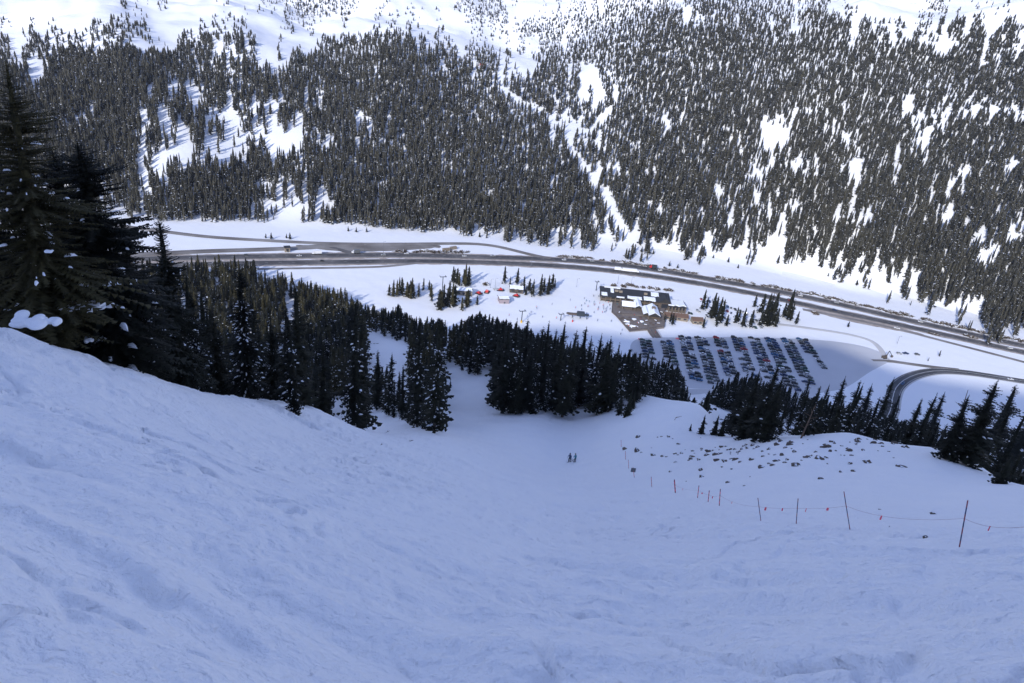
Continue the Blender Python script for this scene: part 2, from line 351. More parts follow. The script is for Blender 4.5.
def conifer_arrays(h, rad, tiers, per, segs, snow, seed, bare=.06, top_pow=.85, ragged=.25, wf=.34, pads=0, core=.55, nc=7, nring=9, psize=1.0):
    """crown built of drooping fronds: each frond has a spine with needle blades to both sides and some below.
    Returns V, F (tris), material index (0 needles, 1 snow)."""
    g = np.random.default_rng(seed)
    nbr = tiers*per
    tz = (np.repeat(np.arange(tiers), per)+g.random(nbr)*.9)/tiers
    z0 = h*(bare+(1-bare)*tz)
    k = 1-tz
    L = rad*(k**top_pow)*(1-ragged+2*ragged*g.random(nbr))*(0.85+.3*np.sin(tz*23+seed))
    L = np.maximum(L, rad*.05)
    L *= np.where(tz < .12, .55+.45*tz/.12, 1)
    a = g.random(nbr)*2*np.pi
    droop = (.10+.45*k)*(.7+.6*g.random(nbr))
    rise = .25*tz
    ts = np.linspace(0.12, 1, segs+1)
    ca, sa = np.cos(a), np.sin(a)
    def spine(t):
        rr = L*t; zz = z0+rise*L*t-droop*L*t*t*.9+.12*L*t**4
        return rr*ca, rr*sa, zz
    Vs = []; Fs = []; Mi = []; off = 0
    for s in range(segs):
        t0, t1 = ts[s], ts[s+1]
        x0, y0, zz0 = spine(t0); x1, y1, zz1 = spine(t1)
        wd = L*(wf*(1-t0*.75))*(.7+.6*g.random(nbr))+(.06*rad*k+.02*rad)*(wf/.34)
        for side in (-1, 1):
            jit = .5+g.random(nbr)
            fx = (x0+x1)/2+side*(-sa)*wd*jit+ca*wd*.35; fy = (y0+y1)/2+side*ca*wd*jit+sa*wd*.35
            fz = (zz0+zz1)/2-wd*(.15+.35*g.random(nbr))
            v = np.stack([np.stack([x0, y0, zz0], -1), np.stack([x1, y1, zz1], -1), np.stack([fx, fy, fz], -1)], 1)
            Vs.append(v.reshape(-1, 3)); Mi.append((g.random(nbr) < snow*(.4+.6*jit)).astype(int))
        # a blade hanging below the spine
        v = np.stack([np.stack([x0, y0, zz0], -1), np.stack([x1, y1, zz1], -1), np.stack([(x0+x1)/2, (y0+y1)/2, (zz0+zz1)/2-wd*(.5+.5*g.random(nbr))], -1)], 1)
        Vs.append(v.reshape(-1, 3)); Mi.append(np.zeros(nbr, int))
    # leader
    lead = np.array([[-.03*rad, 0, h*.93], [.03*rad, 0, h*.93], [0, 0, h*1.02]]); Vs.append(lead); Mi.append(np.zeros(1, int))
    # the dense inner crown
    zs = np.linspace(bare+.03, .97, nring); ring = []
    for i, z_ in enumerate(zs):
        rr = rad*core*((1-z_)**top_pow)*(1 if i % 2 else .8)*(.25 if i == 0 else 1)
        aa = (np.arange(nc)+.5*(i % 2))/nc*2*np.pi; rj = rr*(.75+.5*g.random(nc)); ring.append(np.stack([rj*np.cos(aa), rj*np.sin(aa), np.full(nc, z_*h)-rad*.1*g.random(nc)], -1))
    for i in range(nring-1):
        for j in range(nc):
            a1, a2, b1, b2 = ring[i][j], ring[i][(j+1) % nc], ring[i+1][j], ring[i+1][(j+1) % nc]
            Vs.append(np.array([a1, a2, b1, a2, b2, b1])); Mi.append(np.zeros(2, int))
    # pillows of snow lying on the fronds
    if pads:
        pick = g.integers(0, int(nbr*.75), pads); tt = .35+.55*g.random(pads)
        for b_, t_ in zip(pick, tt):
            if tz[b_] > .93: continue
            rr = L[b_]*t_; zz = z0[b_]+rise[b_]*rr-droop[b_]*rr*t_*.9+.12*L[b_]*t_**4+.03*rad
            sz = psize*rad*(.018+.06*g.random()**2.5)*(.5+k[b_]); el = 1.6+1.9*g.random(); ux, uy = ca[b_], sa[b_]; m_ = 7
            ang = np.arange(m_)/m_*2*np.pi; rj = sz*(.7+.6*g.random(m_))
            ox = rj*np.cos(ang)*el; oy = rj*np.sin(ang)
            base = np.stack([rr*ux+ox*ux-oy*uy, rr*uy+ox*uy+oy*ux, zz-.22*np.abs(ox)-.02*rad-0*ang], -1)
            mid = np.stack([rr*ux+.62*(ox*ux-oy*uy), rr*uy+.62*(ox*uy+oy*ux), zz+sz*.38-.1*np.abs(ox)], -1)
            apex = np.array([rr*ux, rr*uy, zz+sz*.52])
            for j in range(m_):
                q = (j+1) % m_
                Vs.append(np.array([base[j], base[q], mid[j], base[q], mid[q], mid[j], mid[j], mid[q], apex])); Mi.append(np.ones(3, int))
    V = np.concatenate(Vs); F = np.arange(len(V)).reshape(-1, 3); return V, F, np.concatenate(Mi)
def trunk_arrays(h, r, n=6, rings=5, seed=0):
    g = np.random.default_rng(seed); V = []
    for i in range(rings+1):
        t = i/rings; rr = r*(1-t)**.8+.01
        bx, by = (g.random(2)-.5)*r*.6*(0 < i < rings)
        for j in range(n): V.append((bx+rr*math.cos(j/n*6.2832), by+rr*math.sin(j/n*6.2832), h*t-.5*(i == 0)))
    Fq = [(i*n+j, i*n+(j+1) % n, (i+1)*n+(j+1) % n, (i+1)*n+j) for i in range(rings) for j in range(n)]
    return np.array(V), np.array(Fq)
def make_variant(tag_, h, rad, tiers, per, segs, snow, seed, needle=M_NEEDLE, **kw):
    V, F, mi = conifer_arrays(h, rad, tiers, per, segs, snow, seed, **kw)
    crown = mesh_np(tag_+'_crown', V, F, [needle, M_TWIGSNOW], mi, False)
    tv, tf = trunk_arrays(h*.97, max(.1, h*.014), seed=seed)
    trunk = mesh_np(tag_+'_trunk', tv, tf, [M_BARK], None, True)
    return dict(h=h, crown=crown, trunk=trunk, arr=(V, F, mi))
VAR_BIG = [make_variant('big', 18, r_, 56, 16, 12, 0, sd, top_pow=p_, ragged=.5, wf=.15, pads=pd, core=.24, psize=.6) for r_, sd, p_, pd in [(3.4, 11, .6, 40), (3.0, 12, .58, 300), (3.7, 13, .46, 70)]]
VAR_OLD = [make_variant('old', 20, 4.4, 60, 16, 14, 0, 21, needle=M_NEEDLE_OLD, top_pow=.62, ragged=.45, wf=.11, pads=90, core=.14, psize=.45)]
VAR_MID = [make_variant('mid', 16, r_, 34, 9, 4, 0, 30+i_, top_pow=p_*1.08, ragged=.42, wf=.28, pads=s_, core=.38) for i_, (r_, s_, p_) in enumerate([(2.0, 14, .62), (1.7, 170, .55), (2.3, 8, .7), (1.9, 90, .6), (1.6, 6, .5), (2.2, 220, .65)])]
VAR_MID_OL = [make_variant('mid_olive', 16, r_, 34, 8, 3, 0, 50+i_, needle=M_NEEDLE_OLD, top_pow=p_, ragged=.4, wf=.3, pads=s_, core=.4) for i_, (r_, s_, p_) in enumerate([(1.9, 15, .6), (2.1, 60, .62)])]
VAR_SMALL = [make_variant('small', 5, 1.3, 16, 7, 3, 0, 70+i_, bare=.03, ragged=.3, pads=4) for i_ in range(3)]

def conifer(x, y, h, var, label, group, wide=1.0, z=None):
    zg = float(ground(x, y)) if z is None else z
    e = bpy.data.objects.new('spruce_tree', None); col.objects.link(e); e.location = (x, y, zg-.1); e.empty_display_size = .5
    s = h/var['h']; e.scale = (s*wide, s*wide, s); e.rotation_euler = (R(random.uniform(-1.5, 1.5)), R(random.uniform(-1.5, 1.5)), random.uniform(0, 6.28))
    tag(e, label, 'tree', group)
    link('trunk', var['trunk'], e); link('crown', var['crown'], e)
    return e
def top_at(tx, ty, r):
    """foot point and height of a tree whose tip is seen at (tx,ty) and that stands r metres away"""
    a, t = az_tan(tx, ty); x, y = r*math.sin(a), r*math.cos(a); return x, y, float(t*r-ground(x, y))

L_ALL = []     # (x, y, h) so that fill keeps its distance
def add_tree(x, y, h, var, label, group, wide=1.0):
    L_ALL.append((x, y)); return conifer(x, y, h, var, label, group, wide)

# --- the big trees on the left crest, each told apart
BIGGRP = 'large spruces along the left edge of the ski run'
for tx, ty, r, vi, wide, lab in [
    (-2, 62, 43, 'o0', 1.15, 'tallest olive-brown spruce cut by the left edge of the photo'),
    (-55, 40, 50, 'b2', 1.0, 'dark spruce mostly outside the left edge behind the tallest olive spruce'),
    (50, 150, 50, 'b2', 1.1, 'dark spruce with a narrow crooked top just right of the tallest olive spruce'),
    (84, 142, 47, 'b2', 1.3, 'tall black ragged spruce whose top stands against the far snowy clearing'),
    (118, 218, 54, 'b2', 1.05, 'dark spruce filling in between the ragged tall spruce and the thin-topped spruce'),
    (28, 200, 46, 'o0', .8, 'lower olive-brown spruce in front, holding a large snow clump near the snow crest'),
    (60, 235, 52, 'b2', 1.0, 'dark spruce low behind the snow clumps at the left crest'),
    (98, 262, 58, 'b1', .9, 'short dark spruce with snow patches below the ragged tall spruce'),
    (163, 214, 63, 'b0', .75, 'thin-topped dark spruce standing alone against the pale valley road'),
    (188, 292, 66, 'b1', .85, 'snow-flecked dark spruce right of the thin-topped spruce'),
    (238, 268, 72, 'b1', .85, 'dark cone-shaped spruce with snow-covered right side at the middle of the left crest'),
    (140, 300, 60, 'b0', .9, 'short dark spruce at the snow edge under the thin-topped spruce'),
    (212, 318, 74, 'b0', .8, 'short dark spruce at the snow edge left of the snow-sided cone spruce'),
    (292, 322, 88, 'b0', .75, 'dark spruce at the point where the near snow crest ends'),
    (270, 330, 84, 'b2', .75, 'dark spruce just left of the one at the end of the near crest')]:
    x, y, h = top_at(tx, ty, r); v = {'o': VAR_OLD, 'b': VAR_BIG}[vi[0]][int(vi[1])]
    add_tree(x, y, h, v, lab, BIGGRP, wide*(1.0 if h < 16 else 16/h if h > 22 else 1.0))
# --- other trees whose foot shows
def foot_tree(bx, by, ty, var, label, group, wide=1.0, rmin=0):
    x, y, z = hit1(bx, by, rmin); r = math.hypot(x, y)
    # tip: along the vertical through the foot
    lo, hi = 0.5, 60
    for _ in range(30):
        m_ = (lo+hi)/2; q = project(x, y, z+m_)[1]
        if q > ty: lo = m_
        else: hi = m_
    return add_tree(x, y, lo, var, label, group, wide)
G_GUL = 'spruces standing left of the shaded gully'
for bx, by, ty, vi, wd, lab in [
    (434, 433, 318, 1, .95, 'tallest snow-flecked spruce at the right end of the row beside the gully'),
    (417, 427, 322, 3, .95, 'second tallest spruce just left of the tallest one beside the gully'),
    (389, 415, 352, 3, 1.2, 'snow-flecked spruce left of the two tallest beside the gully'),
    (377, 410, 350, 0, 1.1, 'dark slim spruce with a pointed tip below the small snow clearing'),
    (366, 407, 362, 5, 1.1, 'low snowy spruce at the left below the small snow clearing'),
    (402, 420, 365, 4, 1.0, 'small slim spruce squeezed beside the second tallest by the gully'),
    (352, 404, 340, 5, 1.0, 'snowy spruce at the snow edge left of the low snowy one')]:
    foot_tree(bx, by, ty, VAR_MID[vi], lab, G_GUL, wd)
G_CEN = 'dark spruces of the clump in the middle of the run'
cl = [(502, 413, 322), (514, 410, 330), (524, 412, 345), (540, 405, 320), (552, 410, 335), (562, 417, 330), (575, 405, 325), (590, 410, 333), (600, 413, 335), (608, 412, 342), (612, 404, 350), (570, 402, 340),
      (532, 403, 325), (507, 405, 318), (583, 400, 335), (556, 400, 322), (495, 404, 340), (546, 399, 328), (520, 399, 318), (598, 401, 340)]
for i_, (bx, by, ty) in enumerate(cl):
    foot_tree(bx, by, ty, VAR_MID[[0, 3, 2, 4, 2, 0][i_ % 6]], 'tall near-black spruce in the dense clump at the centre of the photo', G_CEN, random.uniform(1.0, 1.25), 130)
for bx, by, ty, lab in [(627, 416, 388, 'thin young spruce right of the central clump'), (619, 415, 393, 'thinnest young spruce next to the central clump'), (632, 409, 390, 'bushier young spruce right of the thin young one by the central clump'),
                        (645, 397, 390, 'tiny lone spruce on the white knoll'), (690, 431, 423, 'tiny young spruce left of the lone small tree above the rocks'), (701, 434, 414, 'small slim spruce between the tiny one and the pair above the rocks'),
                        (714, 435, 414, 'left one of the small spruce pair above the rocks'), (721, 436, 415, 'right one of the small spruce pair above the rocks'),
                        (445, 389, 374, 'small spruce low beside the tallest one in the gully'), (450, 388, 379, 'tiny spruce leaning into the gully')]:
    foot_tree(bx, by, ty, VAR_SMALL[random.randrange(3)], lab, None, .9 if ty > 395 else .8)
G_RIGHT = 'dark spruces lined up behind the rocks'
for bx, by, ty, vi, wd in [(732, 437, 385, 0, 1.2), (742, 439, 368, 2, 1.25), (755, 441, 363, 0, 1.3), (765, 441, 375, 2, 1.25), (748, 436, 378, 2, 1.2), (787, 431, 392, 4, 1), (804, 436, 385, 0, 1.1), (797, 426, 377, 3, 1),
                           (830, 429, 376, 2, 1.1), (845, 430, 380, 0, 1.1), (857, 433, 384, 2, 1.2), (873, 437, 376, 3, 1.1), (885, 438, 394, 0, 1.2), (817, 424, 384, 4, 1.1)]:
    foot_tree(bx, by, ty, VAR_MID[vi], 'black spruce in the row standing behind the rock field', G_RIGHT, wd)
for bx, by, ty, vi, wd, lab in [(945, 459, 395, 2, 1.5, 'broad black spruce at the left of the big right-hand group, skirts on the snow'), (965, 464, 380, 2, 1.7, 'largest black spruce of the right-hand group'),
                                (985, 463, 376, 0, 1.6, 'tall black spruce right of the largest in the right-hand group'), (1010, 467, 390, 2, 1.6, 'black spruce by the right edge of the photo'),
                                (925, 445, 392, 2, 1.2, 'dark spruce left of the broad-skirted one on the right'), (905, 442, 398, 0, 1.2, 'dark spruce behind the top of the right snow slope'),
                                (1000, 484, 455, 's', 1.35, 'small bushy spruce alone on the snow under the right-hand group'), (1034, 480, 440, 's', 1.0, 'small spruce cut by the right edge of the photo')]:
    v = VAR_SMALL[0] if vi == 's' else (VAR_BIG[int(vi[1])] if isinstance(vi, str) else VAR_MID[vi])
    foot_tree(bx, by, ty, v, lab, None, wd)

# --- the shaded forest on the hidden slopes, filled at random below the seen tree-top line
TOPLINE = [(-80, 40), (0, 62), (50, 150), (84, 150), (112, 236), (130, 232), (150, 226), (165, 228), (182, 246), (200, 244), (222, 250), (250, 254), (262, 266), (290, 270), (305, 276), (330, 284), (345, 286), (360, 300), (380, 304), (398, 302), (420, 316),
           (440, 314), (450, 322), (470, 312), (492, 304), (505, 316), (519, 318), (540, 318), (556, 320), (575, 326), (600, 332), (612, 340), (622, 350), (630, 345), (645, 348), (655, 350), (668, 344), (680, 364), (694, 394), (706, 392),
           (718, 378), (733, 373), (744, 362), (755, 369), (771, 380), (778, 384), (792, 376), (803, 382), (819, 383), (832, 376), (842, 380), (850, 381), (860, 380), (867, 370), (875, 376), (884, 392), (893, 407), (906, 398), (917, 388), (923, 381), (932, 378),
           (945, 389), (954, 394), (972, 383), (987, 372), (1000, 383), (1009, 387), (1024, 386), (1100, 396)]
TL = np.array(TOPLINE)
OPEN = [[(-60, 300), (0, 336), (60, 352), (100, 370), (150, 384), (200, 389), (250, 399), (290, 406), (315, 410), (322, 396), (345, 403), (385, 414), (405, 424), (440, 434), (442, 420), (441, 360), (458, 364), (463, 374), (482, 376), (487, 368), (495, 370), (494, 415),
         (545, 415), (625, 412), (646, 398), (640, 394), (662, 392), (690, 399), (716, 407), (735, 413), (728, 437), (770, 442), (778, 434), (772, 420), (776, 416), (800, 424), (812, 430), (850, 431), (900, 438), (930, 448), (950, 462), (985, 469), (1030, 474), (1100, 480), (1100, 800), (-60, 800)],
        [(363, 328), (412, 348), (409, 372), (386, 362), (366, 358)], [(286, 296), (292, 300), (292, 306), (284, 304)]]
def in_poly(px, py, poly):
    c = False; j = len(poly)-1
    for i in range(len(poly)):
        xi, yi = poly[i]; xj, yj = poly[j]
        if (yi > py) != (yj > py) and px < (xj-xi)*(py-yi)/(yj-yi)+xi: c = not c
        j = i
    return c
fill = []
grid_ = {}
def near_free(x, y, d):
    c = 6.0; i, j = int(x//c), int(y//c)
    for a in (-1, 0, 1):
        for b in (-1, 0, 1):
            for (u, v) in grid_.get((i+a, j+b), ()):
                if (u-x)**2+(v-y)**2 < d*d: return False
    return True
def put(x, y): grid_.setdefault((int(x//6.0), int(y//6.0)), []).append((x, y))
for x, y in L_ALL: put(x, y)
for n_ in range(32000):
    a = random.uniform(R(-44), R(44)); r = math.sqrt(random.uniform(48**2, 640**2))
    x, y = r*math.sin(a), r*math.cos(a)
    if not near_free(x, y, 2.9 if r < 240 else 3.1): continue
    zg = float(ground(x, y)); dz_f = zg-float(floor_z(x))
    px, py, _ = project(x, y, zg)
    if dz_f < 5 and px > 380 and (r > 474 or px < 690): continue
    h = random.uniform(11, 21) if r < 420 else random.uniform(10, 19)
    if random.random() < .15: h *= .6
    tx, ty, _ = project(x, y, zg+h)
    if tx < -60 or tx > 1085: continue
    lim = float(np.interp(tx, TL[:, 0], TL[:, 1]))
    if ty < lim+abs(random.gauss(0, 3)): continue
    bad = False
    for k in (0.0, .25, .5, .75, 1):
        qx, qy, _ = project(x, y, zg+h*k)
        for ip, po in enumerate(OPEN):
            if ip == 0 and not (300 < qx < 800): 
                if qx < 300 and r < 64: bad = True
                if qx >= 800 and r < 125: bad = True
                continue
            if ip == 0:
                # ground seen in front of the tree hides it; only bar trees that stand in the open
                if in_poly(qx, qy, po):
                    hx, hy, hz = hit([qx], [qy])[0]
                    if math.hypot(hx, hy) > r-12: bad = True
            elif in_poly(qx, qy, po): bad = True
    if bad: continue
    # keep only trees of which something shows
    vis = False
    hx, hy, hz = hit([tx], [ty+3])[0]
    if math.hypot(hx, hy) < r-2: continue
    fill.append((x, y, zg, h, tx, ty, r)); put(x, y)
VALLEY = []
for (x0, x1, y0, y1, n_, ht) in [(388, 412, 292, 300, 9, 19), (408, 434, 290, 302, 9, 17), (437, 446, 302, 311, 6, 26), (446, 456, 300, 311, 7, 27), (452, 470, 280, 287, 8, 16), (459, 469, 302, 310, 4, 17), (523, 540, 290, 297, 7, 15), (540, 555, 288, 298, 9, 18), (516, 524, 289, 292, 3, 10)]:
    for _ in range(n_): VALLEY.append((random.uniform(x0, x1), random.uniform(y0, y1), ht*random.uniform(.65, 1.15)))
VALLEY += [(465, 287, 30), (468, 286, 24), (504, 283, 22), (517, 284, 21), (510, 285, 10), (477, 305, 12), (702, 310, 26), (706, 309, 14), (711, 319, 33), (714, 318, 28), (717, 324, 34), (720, 323, 30), (726, 326, 13), (735, 323, 18), (738, 322, 14), (742, 327, 24), (750, 327, 22),
           (754, 307, 14), (761, 313, 24), (764, 324, 38), (767, 326, 40), (770, 325, 30), (772, 320, 34), (787, 319, 36), (783, 317, 16), (790, 321, 20), (796, 324, 14), (703, 328, 13), (672, 325, 14), (670, 322, 12), (664, 322, 10), (848, 327, 6), (939, 356, 6), (928, 361, 4),
           (716, 326, 11), (760, 326, 18), (775, 326, 20)]
for bx, by, ht in VALLEY:
    x, y, zg = hit1(bx, by, 400); r = math.hypot(x, y); ht = ht*r/700*.88 if ht > 20 else ht*r/700
    tx, ty, _ = project(x, y, zg+ht); fill.append((x, y, zg, ht, tx, ty, r))
# how much of each tree shows: coarse front-to-back cover of the picture
cover = np.full((700, 1100), 1e9); fill.sort(key=lambda f: f[6]); area = []
for x, y, zg, h, tx, ty, r in fill:
    bx, by, _ = project(x, y, zg); sw = 720*1.6/r; seen = 0
    for k in range(int(ty), int(max(by, ty+1))+1):
        f_ = (k-ty)/max(by-ty, 1); xm = tx+(bx-tx)*f_; hw = sw*(.15+.85*f_)
        a0, b0 = int(max(0, xm-hw)), int(min(1023, xm+hw))
        if b0 <= a0 or not 0 <= k < 683: continue
        seen += int((cover[k, a0:b0+1] > r).sum()); cover[k, a0:b0+1] = np.minimum(cover[k, a0:b0+1], r)
    area.append(seen)
order = np.argsort(-np.array(area))
N_IND = 300-len(L_ALL)
ind = set(order[:N_IND].tolist())
REG = [(240, 'dark spruce in the shaded forest beyond the left crest', 'spruces of the left forest'), (345, 'spruce with a sunlit olive top in the forest sloping to the interstate', 'spruces of the left forest'),
       (480, 'spruce behind the small snow clearing left of the gully', 'spruces around the small clearing'), (700, 'black spruce in the forest band between the central clump and the parked cars', 'spruces between the run and the lodge'),
       (880, 'black spruce between the rock field and the car park', 'spruces below the car park'), (2000, 'black spruce below the curved road at the right', 'spruces below the curved road')]
STUFF = []
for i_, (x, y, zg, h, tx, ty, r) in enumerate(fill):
    olive = (tx < 470 and r > 170 and random.random() < .45)
    if i_ in ind:
        if r > 470 and ty > 262 and tx > 380:
            lab, grp = ('sunlit spruce in the tree patches around the small sheds and snow groomers', 'spruces among the valley sheds') if tx < 600 else ('slim spruce on the snow between the lodge, the interstate and the parked cars', 'spruces between lodge and interstate') if ty < 335 else REG[-1][1:]
        else: lab, grp = next((l, g_) for lim, l, g_ in REG if tx < lim)
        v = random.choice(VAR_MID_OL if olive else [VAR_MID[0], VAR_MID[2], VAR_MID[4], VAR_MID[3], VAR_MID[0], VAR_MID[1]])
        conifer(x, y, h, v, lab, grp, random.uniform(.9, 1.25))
    elif area[i_] > 0: STUFF.append((x, y, zg, h, 2 if olive else 1))
# ------------------------------------------------------------ the forest across the valley: one mass of thousands of conifers
DENS = """
00001001 13311023 02265346 66100211 
12021011 11011101 34788864 35420443
22120143 01654102 26899888 89666261
24884542 15999824 45999799 99989774
58986544 67999966 85399999 99769998
89986556 56999998 88389999 99786899
89985434 35789999 56588989 86784546
99974434 35678998 85599789 64775679
99985433 02478998 95499998 58373488
99963323 45589999 97999996 47584899
99931366 66997999 98669975 77676458
52547899 45998898 98477665 88577786
55558898 33599999 88356765 47576489
00001598 03799999 97267654 57676497
00000024 02034444 54246554 57776534
00000000 00000000 01111311 36668636
00000000 00000000 00000000 00234768
00000000 00000000 00000000 00014768
00000000 00000000 00000000 00002556
00000000 00000000 00000000 00000025
00000000 00000000 00000000 00000002
"""
D = np.array([[int(c) for c in ln.replace(' ', '')] for ln in DENS.strip().splitlines()], float)
def dens(px, py):
    u = np.clip(px/32-.5, 0, 30.999); v = np.clip(py/16-.5, 0, D.shape[0]-1.001); i = u.astype(int); j = v.astype(int); fu = u-i; fv = v-j
    return (D[j, i]*(1-fu)+D[j, i+1]*fu)*(1-fv)+(D[j+1, i]*(1-fu)+D[j+1, i+1]*fu)*fv
ft = []
g = np.random.default_rng(5)
# open strips: the creek bed and the ski-out track between the two shoulders
def seg_dist(px, py, line):
    best = 1e9
    for (x0, y0), (x1, y1) in zip(line[:-1], line[1:]):
        t = np.clip(((px-x0)*(x1-x0)+(py-y0)*(y1-y0))/((x1-x0)**2+(y1-y0)**2), 0, 1)
        best = np.minimum(best, np.hypot(px-x0-t*(x1-x0), py-y0-t*(y1-y0)))
    return best
TRACKS = [([(498, 86), (520, 100), (545, 112), (562, 128), (590, 130), (610, 108)], 3.2), ([(568, 130), (572, 150), (598, 186), (612, 215), (632, 240)], 3.0), ([(604, 192), (622, 232)], 6)]
HOLES = [(120, 205, 0), (768, 140, 9), (775, 128, 8), (448, 165, 3.5), (405, 165, 3), (390, 178, 3), (262, 185, 6), (266, 205, 9), (290, 213, 9), (302, 205, 5), (300, 168, 3.5), (325, 145, 5), (275, 138, 6), (235, 128, 7), (160, 162, 8), (590, 70, 9), (583, 92, 6)]
sp = 3.6
gy = -8.0
while gy < 345:
    sp = float(np.interp(gy, [30, 150], [2.15, 2.8]))
    px = np.arange(-10, 1036, sp); n2 = len(px)
    px = px+g.uniform(-1, 1, n2)*sp*.5; py = gy+g.uniform(-1, 1, n2)*sp*.5
    d = dens(px, py-7)/9
    nz_ = vnoise((px+(py-150)*np.clip((px-500)/1500, 0, .3))/6.5, py/24, 101)+.6*vnoise(px/3.4, py/11, 102)+.5*vnoise(px/30, py/22, 103)
    nz_ = nz_+(g.random(n2)-.5)*.42
    keep = (d**1.1 > np.interp(gy, [30, 140], [.20, .40])+nz_*np.interp(gy, [0, 80, 200], [.9, .95, 1.05])) & ((d > .15) | (g.random(n2) < .45))
    keep &= g.random(n2) > .06
    ok = d > .03
    for line, wd in TRACKS: ok &= seg_dist(px, py-3, line) > wd
    for hx, hy, hr in HOLES: ok &= ((px-hx)**2+((py-4-hy))**2) > hr*hr*(.6+.8*g.random(n2))
    keep &= ok
    for a, b in zip(px[keep], py[keep]): ft.append((a, b))
    gy += sp
ft = np.array(ft); hp = hit(ft[:, 0], ft[:, 1], 760)
hr_ = np.hypot(hp[:, 0], hp[:, 1]); okm = (hr_ > 790) & (hr_ < 3500)
ft, hp, hr_ = ft[okm], hp[okm], hr_[okm]
zz = ground(hp[:, 0], hp[:, 1])
hh = np.interp(hr_, [850, 1000, 1200, 1500], [22, 18, 13, 10])*np.clip(g.normal(.78, .2, len(zz)), .35, 1.25)
hh = np.minimum(hh, 17*hr_/720)       # the youngest stand closest to the road
iso = dens(ft[:, 0], ft[:, 1]-7) < 2.5; hh = np.where(iso, hh*.75, hh)
FAR = [conifer_arrays(1, .095+.008*k, 7+k % 3, 4, 1, .12+.07*(k % 3), 200+k, bare=.04, top_pow=.5+.03*(k % 5), ragged=.4, core=.66, nc=4, nring=5) for k in range(12)]
NEARFAR = [conifer_arrays(1, .145+.012*k, 14, 5, 2, .02+.03*(k % 3), 300+k, bare=.05, top_pow=.58, ragged=.35) for k in range(4)]
Vb = []; Mb = []; Kb = []
def emit(arr, x, y, z, h, wide, kind, mat0):
    V, F, mi = arr; a = random.uniform(0, 6.28); c, s = math.cos(a)*h*wide, math.sin(a)*h*wide
    W = np.empty_like(V); W[:, 0] = x+V[:, 0]*c-V[:, 1]*s; W[:, 1] = y+V[:, 0]*s+V[:, 1]*c; W[:, 2] = z+V[:, 2]*h
    Vb.append(W.astype(np.float32)); Mb.append(np.where(mi == 1, 3, mat0)); Kb.append(np.full(len(V), kind, np.float32))
for i_ in range(len(hh)):
    emit(FAR[random.randrange(12)], hp[i_, 0], hp[i_, 1], zz[i_]-.4, hh[i_], random.uniform(1.0, 1.5)*(1.25 if iso[i_] else 1)*float(np.interp(hr_[i_], [900, 1350], [.97, 1.75])), random.random(), 0)
for x, y, zg, h, kd in STUFF: emit(NEARFAR[random.randrange(4)], x, y, zg-.2, h, random.uniform(1.05, 1.6), random.random(), kd)
Vb = np.concatenate(Vb); Mb = np.concatenate(Mb); Kb = np.concatenate(Kb)
me = mesh_np('conifer_forest', Vb, np.arange(len(Vb)).reshape(-1, 3), [M_NEEDLE_FAR, M_NEEDLE, M_NEEDLE_OLD, M_TWIGSNOW], Mb, False)
at = me.attributes.new('kindness', 'FLOAT', 'POINT'); at.data.foreach_set('value', Kb)
tag(link('conifer_forest', me), 'dense snow-dusted conifer forest covering the sunlit mountainside and gaps between nearer trees', 'forest', None, 'stuff')
# ------------------------------------------------------------ roads and the car park, laid on the valley floor
def asphalt(name, c, streak=.35, worn=(.42, .42, .44)):
    m, nt, b = newmat(name); b.inputs['Roughness'].default_value = .8
    tc = nt.nodes.new('ShaderNodeTexCoord'); uv = nt.nodes.new('ShaderNodeUVMap'); mp = nt.nodes.new('ShaderNodeMapping'); mp.inputs['Scale'].default_value = (.012, 1.4, 1)
    nt.links.new(uv.outputs[0], mp.inputs['Vector'])
    nz = nt.nodes.new('ShaderNodeTexNoise'); nz.inputs['Scale'].default_value = 1.0; nz.inputs['Detail'].default_value = 4; nt.links.new(mp.outputs[0], nz.inputs['Vector'])
    n2 = nt.nodes.new('ShaderNodeTexNoise'); n2.inputs['Scale'].default_value = .04; n2.inputs['Detail'].default_value = 5; nt.links.new(tc.outputs['Object'], n2.inputs['Vector'])
    ad = nt.nodes.new('ShaderNodeMath'); ad.operation = 'ADD'; nt.links.new(nz.outputs['Fac'], ad.inputs[0]); nt.links.new(n2.outputs['Fac'], ad.inputs[1])
    rp = nt.nodes.new('ShaderNodeValToRGB'); e = rp.color_ramp.elements; e[0].position = .5-streak*.3; e[0].color = c+(1,); e[1].position = .78; e[1].color = worn+(1,)
    ml = nt.nodes.new('ShaderNodeMath'); ml.operation = 'MULTIPLY'; ml.inputs[1].default_value = .5; nt.links.new(ad.outputs[0], ml.inputs[0])
    nt.links.new(ml.outputs[0], rp.inputs[0]); nt.links.new(rp.outputs[0], b.inputs['Base Color']); return m
M_ASPH = asphalt('asphalt', (.05, .048, .048), .2, (.21, .195, .185))
M_ASPH_D = asphalt('dark_asphalt', (.045, .046, .05), .1, (.2, .2, .21))
M_ROADBROWN = asphalt('sanded_road', (.13, .115, .10), .3, (.42, .40, .38))
M_PACKED = simple('packed_dirty_snow', (.52, .51, .50), .85, 0, .16, .05)
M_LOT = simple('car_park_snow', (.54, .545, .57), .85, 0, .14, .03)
M_SAND = simple('sanded_snow_berm', (.36, .31, .27), .9, 0, .7, .22)
M_PAINT = simple('road_paint', (.75, .75, .72), .6, 0, .1)

